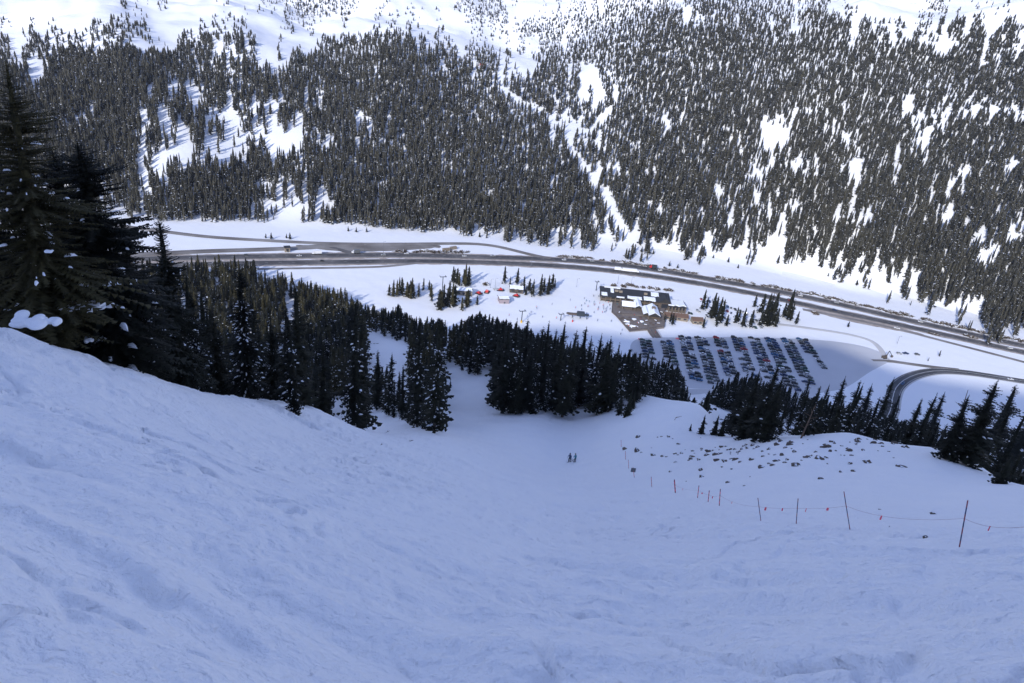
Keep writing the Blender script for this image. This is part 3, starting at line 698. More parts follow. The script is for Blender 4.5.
def spline(pts_, step):
    p = np.array(pts_, float); n = len(p); out = []
    for i in range(n-1):
        p0, p1, p2, p3 = p[max(i-1, 0)], p[i], p[i+1], p[min(i+2, n-1)]
        k = max(2, int(np.linalg.norm(p2-p1)/step))
        for t in np.arange(k)/k: out.append(.5*((2*p1)+(-p0+p2)*t+(2*p0-5*p1+4*p2-p3)*t*t+(-p0+3*p1-3*p2+p3)*t**3))
    out.append(p[-1]); return np.array(out)
def smooth_line(p, k=12):
    q = np.concatenate([np.repeat(p[:1], k, 0)+(p[:1]-p[1:2])*np.arange(k, 0, -1)[:, None], p, np.repeat(p[-1:], k, 0)+(p[-1:]-p[-2:-1])*np.arange(1, k+1)[:, None]]); w_ = np.hanning(2*k+1); w_ /= w_.sum()
    return np.stack([np.convolve(q[:, 0], w_, 'valid'), np.convolve(q[:, 1], w_, 'valid')], -1)
def px2w(lst, rmin=430):
    return [hit1(a, b, rmin)[:2] for a, b in lst]
def ribbon(name, line, width, mat, off, lateral=0.0, cols=4, jag=0.0, make=True, wfun=None):
    """strip laid over the ground along a world polyline"""
    c = line; d = np.gradient(c, axis=0); d /= np.linalg.norm(d, axis=1)[:, None]; nrm = np.stack([-d[:, 1], d[:, 0]], -1)
    s = np.concatenate([[0], np.cumsum(np.linalg.norm(np.diff(c, axis=0), axis=1))])
    V = []; UV = []
    wv = np.full(len(c), width) if wfun is None else wfun(s/s[-1])
    for j in range(cols+1):
        t = j/cols-.5; jj = (fbm(s*.15, s*0+j*7, 3, 5+j)*jag if jag and j in (0, cols) else 0)
        q = c+nrm*((lateral+t*wv+np.sign(t)*jj)[:, None])
        V.append(np.stack([q[:, 0], q[:, 1], ground(q[:, 0], q[:, 1])+off-(.25 if j in (0, cols) else 0)], -1)); UV.append(np.stack([s, np.full(len(s), t*width)], -1))
    V = np.stack(V, 1); UV = np.stack(UV, 1); n, m = V.shape[:2]; ix = np.arange(n*m).reshape(n, m)
    F = np.stack([ix[:-1, :-1], ix[1:, :-1], ix[1:, 1:], ix[:-1, 1:]], -1).reshape(-1, 4)
    # keep faces upward
    v0, v1, v2 = V.reshape(-1, 3)[F[0][0]], V.reshape(-1, 3)[F[0][1]], V.reshape(-1, 3)[F[0][2]]
    if np.cross(v1-v0, v2-v1)[2] < 0: F = F[:, ::-1]
    me = mesh_np(name, V.reshape(-1, 3), F, [mat], None, True)
    uvl = me.uv_layers.new(name='UVMap'); uvl.data.foreach_set('uv', UV.reshape(-1, 2)[F.ravel()].astype(np.float32).ravel())
    return struct(link(name, me)) if make else me
LN_W = spline(px2w([(-60, 263.5), (100, 260), (230, 257), (300, 256), (400, 255), (460, 256.5), (562, 259.8), (636, 266.8), (700, 277.5), (760, 288), (818, 299.5), (892, 316.5), (936, 326.5), (1024, 346), (1110, 364)]), 6)
LN_E = spline(px2w([(-60, 271), (100, 267), (250, 263.3), (340, 262.3), (400, 261.2), (460, 261.8), (527, 264.2), (606, 270), (700, 283.5), (760, 295), (833, 311), (892, 323.3), (936, 333), (1024, 352.5), (1110, 371)]), 6)
LN_N = spline(px2w([(-60, 211), (60, 220), (132, 227.5), (202, 236.5), (260, 240.3), (311, 243), (345, 244), (400, 244.2), (480, 244), (512, 250), (530, 255), (552, 259)]), 6)
LN_R = spline(px2w([(130, 255), (205, 251.5), (251, 250), (300, 248.2), (330, 246), (350, 244.5)]), 6)
LN_F = spline(px2w([(240, 269.5), (280, 268.6), (340, 267.8), (380, 266.8), (405, 264.5), (425, 262)]), 6)
LN_FR = spline(px2w([(800, 309), (840, 317), (877, 323.8), (924, 336), (960, 345.5), (1024, 362), (1110, 386)]), 6)
LN_S = spline(px2w([(745, 321.5), (772, 323.5), (818, 329.5), (850, 334.8), (871, 341), (881, 350), (884, 357)]), 5)
LN_S2 = spline(px2w([(872, 360.5), (890, 361.2), (910, 364), (936, 367.5), (960, 370)]), 5)
LN_U = spline(px2w([(1110, 396), (1060, 387.5), (1024, 381.5), (990, 376), (965, 372.5), (940, 371), (922, 373.2), (907, 378.5), (897, 386.5), (893, 396), (891, 408), (886, 420)]), 4)
LN_W = smooth_line(LN_W, 10); LN_E = smooth_line(LN_E, 10); LN_FR = smooth_line(LN_FR, 10); LN_N = smooth_line(LN_N, 6)
ribbon('sanded_verge', LN_W, 22, M_SAND, .12, 0, cols=8, jag=3.5)
ribbon('sanded_verge', LN_E, 20, M_SAND, .15, 0, cols=8, jag=3.5)
ribbon('interstate_road', LN_W, 12.5, M_ASPH, .42)
ribbon('interstate_road', LN_E, 12, M_ASPH, .42)
ribbon('access_road', LN_N, 8.5, M_ROADBROWN, .55)
ribbon('access_road', LN_R, 11, M_ROADBROWN, .50)
ribbon('access_road', spline(px2w([(296, 246), (345, 247.8), (400, 247), (440, 246)]), 5), 20, M_ROADBROWN, .30, cols=6, jag=4, wfun=lambda t: 5+19*np.sin(t*math.pi)**.7)
ribbon('access_road', spline(px2w([(330, 247), (342, 250), (352, 253), (375, 255)]), 4), 9, M_ASPH, .34)
ribbon('frontage_road', LN_F, 5, M_ROADBROWN, .35)
ribbon('sanded_verge', LN_FR[:int(len(LN_FR)*.45)], 26, M_SAND, .10, 2, cols=6, jag=6, wfun=lambda t: 4+22*np.sin(t*math.pi))
ribbon('frontage_road', LN_FR, 6, M_ROADBROWN, .38)
ribbon('service_road', LN_S, 5.5, M_PACKED, .35)
ribbon('service_road', LN_S2, 6, M_ROADBROWN, .35)
ribbon('packed_snow_shoulder', LN_U, 13.5, M_PACKED, .2, .5)
ribbon('mountain_road', LN_U, 10.5, M_ASPH_D, .4)
def marks(line, lats, dash, off=.47):
    V = []; s = np.concatenate([[0], np.cumsum(np.linalg.norm(np.diff(line, axis=0), axis=1))]); F = []
    for lat, dd in zip(lats, dash):
        t = 0.0
        while t < s[-1]-6:
            L_ = 3 if dd else 12
            for (u0, u1) in [(t, min(t+L_, s[-1]))]:
                a = np.array([np.interp(u0, s, line[:, 0]), np.interp(u0, s, line[:, 1])]); b = np.array([np.interp(u1, s, line[:, 0]), np.interp(u1, s, line[:, 1])])
                dv = (b-a)/np.linalg.norm(b-a); nv_ = np.array([-dv[1], dv[0]]); k = len(V)
                for q in (a+nv_*(lat-.1), b+nv_*(lat-.1), b+nv_*(lat+.1), a+nv_*(lat+.1)): V.append((q[0], q[1], float(ground(q[0], q[1]))+off))
                F.append((k, k+1, k+2, k+3))
            t += 12
    return V, F
for ln in (LN_W, LN_E):
    V_, F_ = marks(ln, (-5, 0, 5), (False, True, False)); struct(link('lane_marking', mesh_np('lane_marking', V_, F_, [M_PAINT])))
V_, F_ = marks(LN_U, (-4.2, -.12, .12, 4.2), (False,)*4, .45); struct(link('lane_marking', mesh_np('lane_marking', V_, F_, [M_PAINT])))

def ruled(name, topl, botl, mat, off, n=60, m=24):
    a = spline(px2w(topl), 2); b = spline(px2w(botl), 2)
    def rs(p): s = np.concatenate([[0], np.cumsum(np.linalg.norm(np.diff(p, axis=0), axis=1))]); t = np.linspace(0, s[-1], n); return np.stack([np.interp(t, s, p[:, 0]), np.interp(t, s, p[:, 1])], -1)
    a, b = rs(a), rs(b); t = np.linspace(0, 1, m)[None, :, None]; q = a[:, None]*(1-t)+b[:, None]*t
    z = ground(q[..., 0], q[..., 1])+off; z[0] -= .3; z[-1] -= .3; z[:, 0] -= .3; z[:, -1] -= .3
    V = np.concatenate([q, z[..., None]], -1).reshape(-1, 3); ix = np.arange(n*m).reshape(n, m)
    F = np.stack([ix[:-1, :-1], ix[:-1, 1:], ix[1:, 1:], ix[1:, :-1]], -1).reshape(-1, 4)
    e1, e2 = V[F[99][1]]-V[F[99][0]], V[F[99][2]]-V[F[99][1]]
    if np.cross(e1, e2)[2] < 0: F = F[:, ::-1]
    return struct(link(name, mesh_np(name, V, F, [mat], None, True)))
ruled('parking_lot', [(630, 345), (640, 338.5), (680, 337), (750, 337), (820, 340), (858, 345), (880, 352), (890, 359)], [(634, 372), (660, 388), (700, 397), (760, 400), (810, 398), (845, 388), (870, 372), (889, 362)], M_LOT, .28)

# ------------------------------------------------------------ small mesh builder
class MB:
    def __init__(s): s.v = []; s.f = []; s.m = []
    def poly(s, pts_, m=0):
        k = len(s.v); s.v += [tuple(p) for p in pts_]; s.f.append(tuple(range(k, k+len(pts_)))); s.m.append(m)
    def box(s, x0, x1, y0, y1, z0, z1, m=0, taper=0.0):
        k = len(s.v); t = taper
        s.v += [(x0, y0, z0), (x1, y0, z0), (x1, y1, z0), (x0, y1, z0), (x0+t, y0+t, z1), (x1-t, y0+t, z1), (x1-t, y1-t, z1), (x0+t, y1-t, z1)]
        for f in ((3, 2, 1, 0), (4, 5, 6, 7), (0, 1, 5, 4), (1, 2, 6, 5), (2, 3, 7, 6), (3, 0, 4, 7)): s.f.append(tuple(k+i for i in f)); s.m.append(m)
    def prism(s, prof, y0, y1, m=0):
        """profile in x-z extruded along y"""
        k = len(s.v); n = len(prof); s.v += [(x, y0, z) for x, z in prof]+[(x, y1, z) for x, z in prof]
        s.f.append(tuple(range(k, k+n))); s.m.append(m); s.f.append(tuple(range(k+2*n-1, k+n-1, -1))); s.m.append(m)
        for i in range(n): j = (i+1) % n; s.f.append((k+j, k+i, k+n+i, k+n+j)); s.m.append(m)
    def tube(s, p, q, r0, r1=None, n=8, m=0):
        r1 = r0 if r1 is None else r1; p = Vector(p); q = Vector(q); d = (q-p).normalized(); a = d.orthogonal().normalized(); b = d.cross(a); k = len(s.v)
        for c, r in ((p, r0), (q, r1)):
            for i in range(n): t = i/n*6.28318; s.v.append(tuple(c+a*(r*math.cos(t))+b*(r*math.sin(t))))
        for i in range(n): j = (i+1) % n; s.f.append((k+i, k+j, k+n+j, k+n+i)); s.m.append(m)
        s.f.append(tuple(k+n-1-i for i in range(n))); s.m.append(m); s.f.append(tuple(k+n+i for i in range(n))); s.m.append(m)
    def mesh(s, name, mats, smooth_=False):
        me = bpy.data.meshes.new(name); me.from_pydata(s.v, [], s.f)
        for mm in mats: me.materials.append(mm)
        me.polygons.foreach_set('material_index', s.m); me.polygons.foreach_set('use_smooth', [smooth_]*len(s.f)); me.update(); return me
    def build(s, name, mats, parent=None): return link(name, s.mesh(name, mats if isinstance(mats, list) else [mats]), parent)
def empty(name, loc, rz=0, label=None, cat=None, group=None):
    o = bpy.data.objects.new(name, None); col.objects.link(o); o.location = loc; o.rotation_euler[2] = rz; tag(o, label, cat, group); return o

# ------------------------------------------------------------ cars
M_GLASS = simple('car_glass', (.03, .035, .04), .1, 0, .05); M_TYRE = simple('tyre', (.025, .025, .025), .9, 0, .1)
def paint(name, c): return simple(name+'_paint', c, .3, .1, .05)
COLS = {'white': (.62, .63, .65), 'black': (.02, .02, .022), 'dark blue': (.02, .045, .12), 'silver': (.38, .40, .42), 'grey': (.12, .13, .14), 'red': (.30, .02, .025), 'dark green': (.02, .06, .05), 'blue': (.03, .12, .26)}
PAINT = {k: paint(k.replace(' ', '_'), v) for k, v in COLS.items()}
def car_mesh(kind, colname):
    b = MB()
    if kind == 'sedan': body = [(-2.3, .35), (2.3, .35), (2.35, .7), (2.2, .9), (1.2, 1.0), (-1.6, 1.02), (-2.25, .95), (-2.35, .6)]; cab = [(1.05, 1.0), (.35, 1.45), (-1.0, 1.47), (-1.75, 1.02)]; W = .9
    elif kind == 'pickup': body = [(-2.8, .45), (2.7, .45), (2.75, .9), (2.6, 1.12), (1.3, 1.2), (-2.8, 1.2)]; cab = [(1.25, 1.2), (.6, 1.82), (-.8, 1.84), (-1.05, 1.2)]; W = .98
    else: body = [(-2.3, .42), (2.3, .42), (2.36, .85), (2.2, 1.05), (1.25, 1.14), (-2.3, 1.16), (-2.38, .7)]; cab = [(1.2, 1.14), (.5, 1.74), (-1.9, 1.78), (-2.25, 1.16)]; W = .95
    b.prism(body, -W, W, 0); b.prism(cab, -W+.12, W-.12, 1)
    (x1, z1), (x2, z2) = cab[1], cab[2]; b.box(x2, x1, -W+.08, W-.08, z1-.03, z2+.05, 0, .06)
    for xs in (-1.45, 1.45):
        for ys in (-1, 1): b.tube((xs, ys*(W-.2), .35), (xs, ys*(W+.02), .35), .35, n=10, m=2)
    for ys in (-.62, .62): b.box(body[2][0]-.02, body[2][0]+.03, ys-.2, ys+.2, .68, .82, 3)
    return b.mesh(kind, [PAINT[colname], M_GLASS, M_TYRE, M_PAINT])
CARM = {(k, c): car_mesh(k, c) for k in ('sedan', 'suv', 'pickup') for c in COLS}
ROWS = [(645, 341, 651, 366, 0, 'first'), (666, 341, 672, 366, 0, 'second'), (684.3, 338, 696, 381, 0, 'third'), (700.7, 339, 714.5, 385, 0, 'fourth'), (719, 339, 735, 387, 0, 'fifth'), (736.5, 338.5, 755, 389, 0, 'sixth'), (753.6, 339, 776, 391, 0, 'seventh'),
        (770, 340, 794, 391, 0, 'eighth'), (786.5, 340.5, 808.5, 384, 0, 'ninth'), (801.5, 340, 821.5, 370, 0, 'tenth')]
def plane_hit(px, py):
    a, t = az_tan(px, py); a = float(a); r = -240/(float(t)+.03*math.sin(a)); return np.array([r*math.sin(a), r*math.cos(a)])
cand = []
for (x0, y0, x1, y1, _, nm) in ROWS:
    A0, B0 = plane_hit(x0, y0), plane_hit(x1, y1); Ld = np.linalg.norm(B0-A0); dv = (B0-A0)/Ld; nv_ = np.array([dv[1], -dv[0]])
    if nv_[0] < 0: nv_ = -nv_
    n = int(Ld/5.7)
    for side in (-1, 1):
        for i in range(n+1):
            if random.random() < .06: continue
            if nm == 'tenth' and side == -1 and i > n*.55: continue
            p = A0+dv*(i*5.7+random.uniform(-.5, .5)+(1.2 if side > 0 else 0))+nv_*side*(2.75+random.uniform(-.3, .3)); cand.append((p, math.atan2(nv_[1], nv_[0])+(math.pi if random.random() < .5 else 0), nm))
def hidden_by_trees(x, y, z):
    if math.hypot(x, y) < 478: return True
    px, py, _ = project(x, y, z+.8); i, j = int(py), int(px)
    return 0 <= i < 683 and 0 <= j < 1024 and cover[i, j] < math.hypot(x, y)-5
cand = [c for c in cand if not hidden_by_trees(c[0][0], c[0][1], float(ground(*c[0])))]
cand.sort(key=lambda c: math.hypot(*c[0]))
for p, rz, nm in cand[:285]:
    k = random.choices(['sedan', 'suv', 'pickup'], [3, 5, 2])[0]; c = random.choices(list(COLS), [9, 34, 22, 9, 17, 4, 10, 5])[0]
    me = CARM[(k, c)]; o = link('parked_car', me, None, (p[0], p[1], float(ground(*p))+.3)); o.rotation_euler[2] = rz+random.uniform(-.06, .06)
    o.scale = (1.12,)*3; tag(o, f'{c} {k} in the {nm} double row from the left of the car park', 'car', 'cars parked in the snowy car park')
rest = MB()
for p, rz, nm in cand[285:]:
    k = random.choices(['sedan', 'suv', 'pickup'], [3, 5, 2])[0]; c = random.choices(list(COLS), [9, 34, 22, 9, 17, 4, 10, 5])[0]; me = CARM[(k, c)]; ci = list(COLS).index(c); c_, s_ = math.cos(rz), math.sin(rz); z_ = float(ground(*p))+.3; k0 = len(rest.v)
    rest.v += [(p[0]+v.co.x*c_-v.co.y*s_, p[1]+v.co.x*s_+v.co.y*c_, z_+v.co.z) for v in me.vertices]
    for f in me.polygons: rest.f.append(tuple(k0+i for i in f.vertices)); rest.m.append(ci if f.material_index == 0 else 7+f.material_index)
if cand[285:]: tag(rest.build('parked_cars', [PAINT[c] for c in COLS]+[M_GLASS, M_TYRE, M_PAINT]), 'farthest parked cars at the lodge end of the car park rows', 'cars', None, 'stuff')
def place_px(px, py, rmin=430, dz=0): x, y, z = hit1(px, py, rmin); return x, y, z+dz
# cars by the lodge and the tree belt
for i, (px, py) in enumerate([(688.5, 313.5), (691, 314), (697, 311), (699, 312.5), (701, 299.5), (709, 302), (727, 307), (731, 308.5), (735, 310), (740, 311.5), (743, 312.5), (747, 314.5), (727, 311.5), (731, 313.5), (752, 316), (756, 321), (760, 321.5), (755, 328), (761, 328)]):
    x, y, z = place_px(px, py); k = ('suv', 'sedan', 'pickup')[i % 3]; c = list(COLS)[(i*5+1) % 8]; o = link('parked_car', CARM[(k, c)], None, (x, y, z+.05)); o.rotation_euler[2] = random.uniform(1.2, 1.8)
    where = 'beside the small brown-roofed hut right of the lodge' if px < 702 else 'on the snow among the slim spruces between lodge and interstate'
    tag(o, f'{c} {k} parked {where}', 'car', 'cars parked behind the lodge')
M_TRAIL = simple('trailer_white', (.75, .76, .78), .4, 0, .04); M_RED = simple('bright_red_paint', (.55, .03, .03), .4, 0, .1); M_DARKMETAL = simple('dark_metal', (.035, .045, .055), .5, .3, .15); M_YEL = simple('yellow_pad', (.75, .45, .03), .6, 0, .1); M_ORANGE = simple('orange_fabric', (.85, .12, .06), .7, 0, .1)
M_WINDOW = simple('dark_window_glass', (.03, .035, .045), .12, 0, .1)
def heading(line, x, y):
    i = int(np.argmin((line[:, 0]-x)**2+(line[:, 1]-y)**2)); i = min(max(i, 1), len(line)-2); d = line[i+1]-line[i-1]; return math.atan2(d[1], d[0]), line[i]
def on_road(line, px, lane, west):
    # the point of the line seen at column px
    P_ = project(line[:, 0], line[:, 1], ground(line[:, 0], line[:, 1]))[0]; i = int(np.argmin(abs(P_-px))); i = min(max(i, 1), len(line)-2)
    d = line[i+1]-line[i-1]; d /= np.linalg.norm(d); n_ = np.array([-d[1], d[0]]); q = line[i]+n_*lane; return q[0], q[1], float(ground(q[0], q[1]))+.43, math.atan2(d[1], d[0])+(math.pi if west else 0)
for line, px, lane, west, k, c, lab in [
    (LN_W, 297, -2, 1, 'sedan', 'white', 'white car on the interstate below the small roadside building'), (LN_E, 325, 2, 0, 'sedan', 'black', 'black car on the near carriageway at the left of the interstate'),
    (LN_W, 383, -2, 1, 'suv', 'silver', 'silver car on the interstate left of the two tan containers'), (LN_W, 404, 2, 1, 'suv', 'white', 'white car on the interstate above the first valley tree patch'),
    (LN_W, 463, -1, 1, 'sedan', 'white', 'white car on the interstate above the tallest valley spruce'), (LN_W, 495, 2, 1, 'pickup', 'silver', 'silver pickup on the interstate above the snow groomers'),
    (LN_W, 562, -2, 1, 'suv', 'white', 'white car on the interstate where the access road joins'), (LN_W, 592, 1, 1, 'sedan', 'silver', 'silver car on the interstate left of the red truck'),
    (LN_W, 661, -2, 1, 'suv', 'white', 'white car on the interstate just right of the red truck'), (LN_W, 720, 1, 1, 'pickup', 'silver', 'silver pickup on the interstate above the lodge annex'),
    (LN_W, 755, 2, 1, 'sedan', 'black', 'black car on the interstate above the slim spruces'), (LN_W, 798, -2, 1, 'suv', 'white', 'white car on the interstate right of the slim spruces'),
    (LN_W, 838, 1, 1, 'sedan', 'silver', 'silver car on the interstate above the lone tiny spruce'), (LN_E, 836, 1, 0, 'suv', 'dark blue', 'dark blue car on the near carriageway above the lone tiny spruce'),
    (LN_E, 790, 1, 0, 'sedan', 'red', 'red car on the near carriageway behind the slim spruces'), (LN_W, 918, 1, 1, 'suv', 'white', 'white car on the interstate towards the right edge'),
    (LN_FR, 900, 0, 0, 'pickup', 'white', 'white pickup on the narrow frontage road'), (LN_E, 1012, 1, 0, 'suv', 'white', 'white car on the interstate near the right edge of the photo'),
    (LN_U, 899, 2, 0, 'suv', 'blue', 'blue car coming round the bend of the curved mountain road'), (LN_U, 1008, 2, 0, 'sedan', 'white', 'white car on the straight part of the curved mountain road'), (LN_W, 245, 2, 1, 'suv', 'grey', 'grey car on the interstate at its left end')]:
    x, y, z, rz = on_road(line, px, lane, west); o = link('moving_car', CARM[(k, c)], None, (x, y, z)); o.rotation_euler[2] = rz; tag(o, lab, 'car')
def truck(px, line, lane, west, cabmat, boxmat, L_, lab, cat='truck'):
    x, y, z, rz = on_road(line, px, lane, west); e = empty('semi_truck', (x, y, z), rz, lab, cat)
    b = MB(); b.prism([(L_/2-.2, 1), (L_/2+2.2, 1), (L_/2+2.2, 2.1), (L_/2+1.3, 2.4), (L_/2+.9, 3.3), (L_/2-.2, 3.5)], -1.2, 1.2); b.build('cab', cabmat, e)
    b = MB(); b.box(L_/2+1.22, L_/2+1.26, -1, 1, 2.45, 3.1); b.build('windscreen', M_GLASS, e)
    b = MB(); b.box(-L_/2, L_/2-.5, -1.28, 1.28, 1.15, 4.1); b.build('trailer', boxmat, e)
    for wx in (-L_/2+1.2, -L_/2+2.5, L_/2-1, L_/2+1.6):
        for s_ in (-1, 1): b = MB(); b.tube((wx, s_*.95, .5), (wx, s_*1.25, .5), .5, n=12); b.build('wheel', M_TYRE, e)
truck(630, LN_E, 2, 0, M_TRAIL, M_TRAIL, 16, 'long white semi truck on the near carriageway of the interstate')
truck(619, LN_E, 2, 0, M_TRAIL, M_TRAIL, 7, 'short white box truck just behind the long semi truck')
truck(654, LN_W, 3, 1, M_RED, M_DARKMETAL, 6, 'red-cabbed truck stopped at the far side of the interstate')
truck(317, LN_W, 3, 1, M_TRAIL, M_TRAIL, 7, 'white box truck at the far side of the interstate right of the small roadside building')
truck(356, LN_W, 4, 1, M_TRAIL, PAINT['grey'], 6, 'truck with a grey load beside the dark patch of access road')

# ------------------------------------------------------------ buildings
M_WOOD = simple('brown_timber', (.10, .08, .066), .8, 0, .3, 1.2); M_TIMB = simple('honey_timber', (.17, .135, .10), .7, 0, .2, 2); M_DECK = simple('deck_boards', (.17, .145, .13), .85, 0, .3, .35)
M_ROOFD = simple('dark_slate_roof', (.035, .036, .038), .6, .2, .2, .4); M_ROOFB = simple('brown_shingle_roof', (.14, .085, .06), .85, 0, .25, 1); M_TAN = simple('tan_siding', (.24, .20, .155), .8, 0, .15, 1); M_GREYSID = simple('mauve_grey_siding', (.30, .25, .27), .8, 0, .15, 1)
M_SNOWR = M_TWIGSNOW
def frame(p0, p1, rmin=430):
    a = np.array(hit1(*p0, rmin)); b = np.array(hit1(*p1, rmin)); d = b[:2]-a[:2]; L_ = np.linalg.norm(d); return a, L_, math.atan2(d[1], d[0])
def snow_slab(b, x0, x1, y0, y1, z, th=.35, m=0, seed=0, n=7):
    """a soft-edged pillow of roof snow with an uneven outline"""
    g_ = random.Random(seed); top = []; bot = []
    def edge_(): 
        o = []
        for i in range(n): t = i/n; o.append((x0+(x1-x0)*t, y0+g_.uniform(0, .18)*(y1-y0)))
        for i in range(3): t = i/3; o.append((x1-g_.uniform(0, .04)*(x1-x0), y0+(y1-y0)*t))
        for i in range(n): t = i/n; o.append((x1-(x1-x0)*t, y1-g_.uniform(0, .1)*(y1-y0)))
        for i in range(3): t = i/3; o.append((x0+g_.uniform(0, .04)*(x1-x0), y1-(y1-y0)*t))
        return o
    o = edge_(); zf = z if callable(z) else (lambda x, y: z); cx, cy = (x0+x1)/2, (y0+y1)/2; k = len(b.v); N_ = len(o)
    b.v += [(x, y, zf(x, y)-.02) for x, y in o]; b.v += [(cx+(x-cx)*.96, cy+(y-cy)*.93, zf(cx+(x-cx)*.96, cy+(y-cy)*.93)+th) for x, y in o]
    for i in range(N_): j = (i+1) % N_; b.f.append((k+i, k+j, k+N_+j, k+N_+i)); b.m.append(m)
    b.f.append(tuple(k+N_+i for i in range(N_))); b.m.append(m)
# the lodge
a0, L0, rz = frame((600.5, 300.3), (668, 309.5))
lodge = empty('ski_lodge', (a0[0], a0[1], a0[2]-.3), rz, 'long timber ski lodge with dark slate roof partly under snow, beside the deck', 'lodge')
H_ = 5.6; Dp = 15
b = MB(); b.box(0, L0, 0, Dp, -1.5, H_-.1); b.build('wall', M_WOOD, lodge)
nb_ = 14
for i in range(nb_+1):
    x = L0*i/nb_; b = MB(); b.box(x-.28, x+.28, -1.9, -1.4, -.5, H_+.1); b.build('post', M_TIMB, lodge)
for zz_, nm_ in ((2.55, 'beam'), (H_-.35, 'beam')):
    b = MB(); b.box(-.3, L0+.3, -2.0, -1.3, zz_, zz_+.4); b.build(nm_, M_TIMB, lodge)
for i in range(nb_):
    for z0_, z1_ in ((.4, 2.1), (3.3, 5.0)):
        if (i*7+int(z0_)) % 5 == 0: continue
        x0_ = L0*i/nb_+.8; x1_ = L0*(i+1)/nb_-.8; b = MB(); b.box(x0_, x1_, -.06, .1, z0_, z1_); b.build('window', M_WINDOW, lodge)
b = MB(); b.box(-.3, L0+.3, -1.9, -.02, 2.45, 2.6); b.build('balcony', M_WOOD, lodge)
b = MB(); b.prism([(-2.6, H_+.1), (Dp+1, H_+3.4), (Dp+1, H_+3.0), (-2.6, H_-.25)], -1.2, L0+1.2, 0)
o = b.build('roof', M_ROOFD, lodge); o.matrix_parent_inverse = Matrix.Identity(4); o.rotation_euler[2] = math.pi/2; o.scale = (1, -1, 1)
rz_f = lambda x, y: H_+.1+(y+2.6)*3.3/(Dp+3.6)
b = MB()
for q, (u0, u1, v0, v1) in enumerate([(.0, .09, .05, .42), (.14, .19, .4, .9), (.38, .60, 0, .30), (.62, .80, 0, .42), (.74, .86, .5, .95), (.05, .3, .9, 1), (.22, .34, .0, .12)]):
    snow_slab(b, L0*u0, L0*u1, -2.5+(Dp+3.4)*v0, -2.5+(Dp+3.4)*v1, rz_f, .35, seed=q)
b.build('roof_snow', M_SNOWR, lodge)
for x_, y_ in ((L0*.23, 9), (L0*.29, 8.2), (L0*.66, 9)): b = MB(); b.box(x_-1.6, x_+1.6, y_-.9, y_+.9, rz_f(x_, y_)-.6, rz_f(x_, y_)+1.6); b.build('roof_vent', M_TAN, lodge)
# gable near the middle right
gx = L0*.93; b = MB(); b.prism([(gx-6, H_+.3), (gx, H_+4.6), (gx+6, H_+.3)], -4.2, 8, 0); b.build('gable_roof', M_ROOFD, lodge)
b = MB(); b.box(gx-4.6, gx+4.6, -3.4, 0, -1, H_+.2); b.build('gable_wall', M_WOOD, lodge)
b = MB(); b.box(gx-3, gx+3, -3.5, -3.3, .6, 4.6); b.build('window', M_WINDOW, lodge)
# right wing, set forward and stepped
a1, L1, rz1 = frame((668, 311.5), (684.5, 313.5)); wing = empty('lodge_wing', (a1[0], a1[1], a1[2]-.3), rz1, 'snow-roofed right-hand wing of the lodge with honey timber posts', 'building')
b = MB(); b.box(0, L1, 0, 16, -1.2, 6); b.build('wall', M_WOOD, wing)
for i in range(6): x = L1*i/5; b = MB(); b.box(x-.3, x+.3, -1.8, -1.2, -.4, 6); b.build('post', M_TIMB, wing)
for i in range(5): b = MB(); b.box(L1*i/5+.7, L1*(i+1)/5-.7, -.07, .1, 2.6, 5); b.build('window', M_WINDOW, wing)
b = MB(); b.box(L1-.1, L1+.6, 3, 15, -1, 5.4); b.build('end_wall', M_TAN, wing)
b = MB(); b.box(-1, L1+1, -2.4, 17, 6, 6.5); b.build('roof', M_ROOFD, wing)
b = MB(); snow_slab(b, -.8, L1+.8, -1.2, 16.8, 6.49, .5, seed=9); b.build('roof_snow', M_SNOWR, wing)
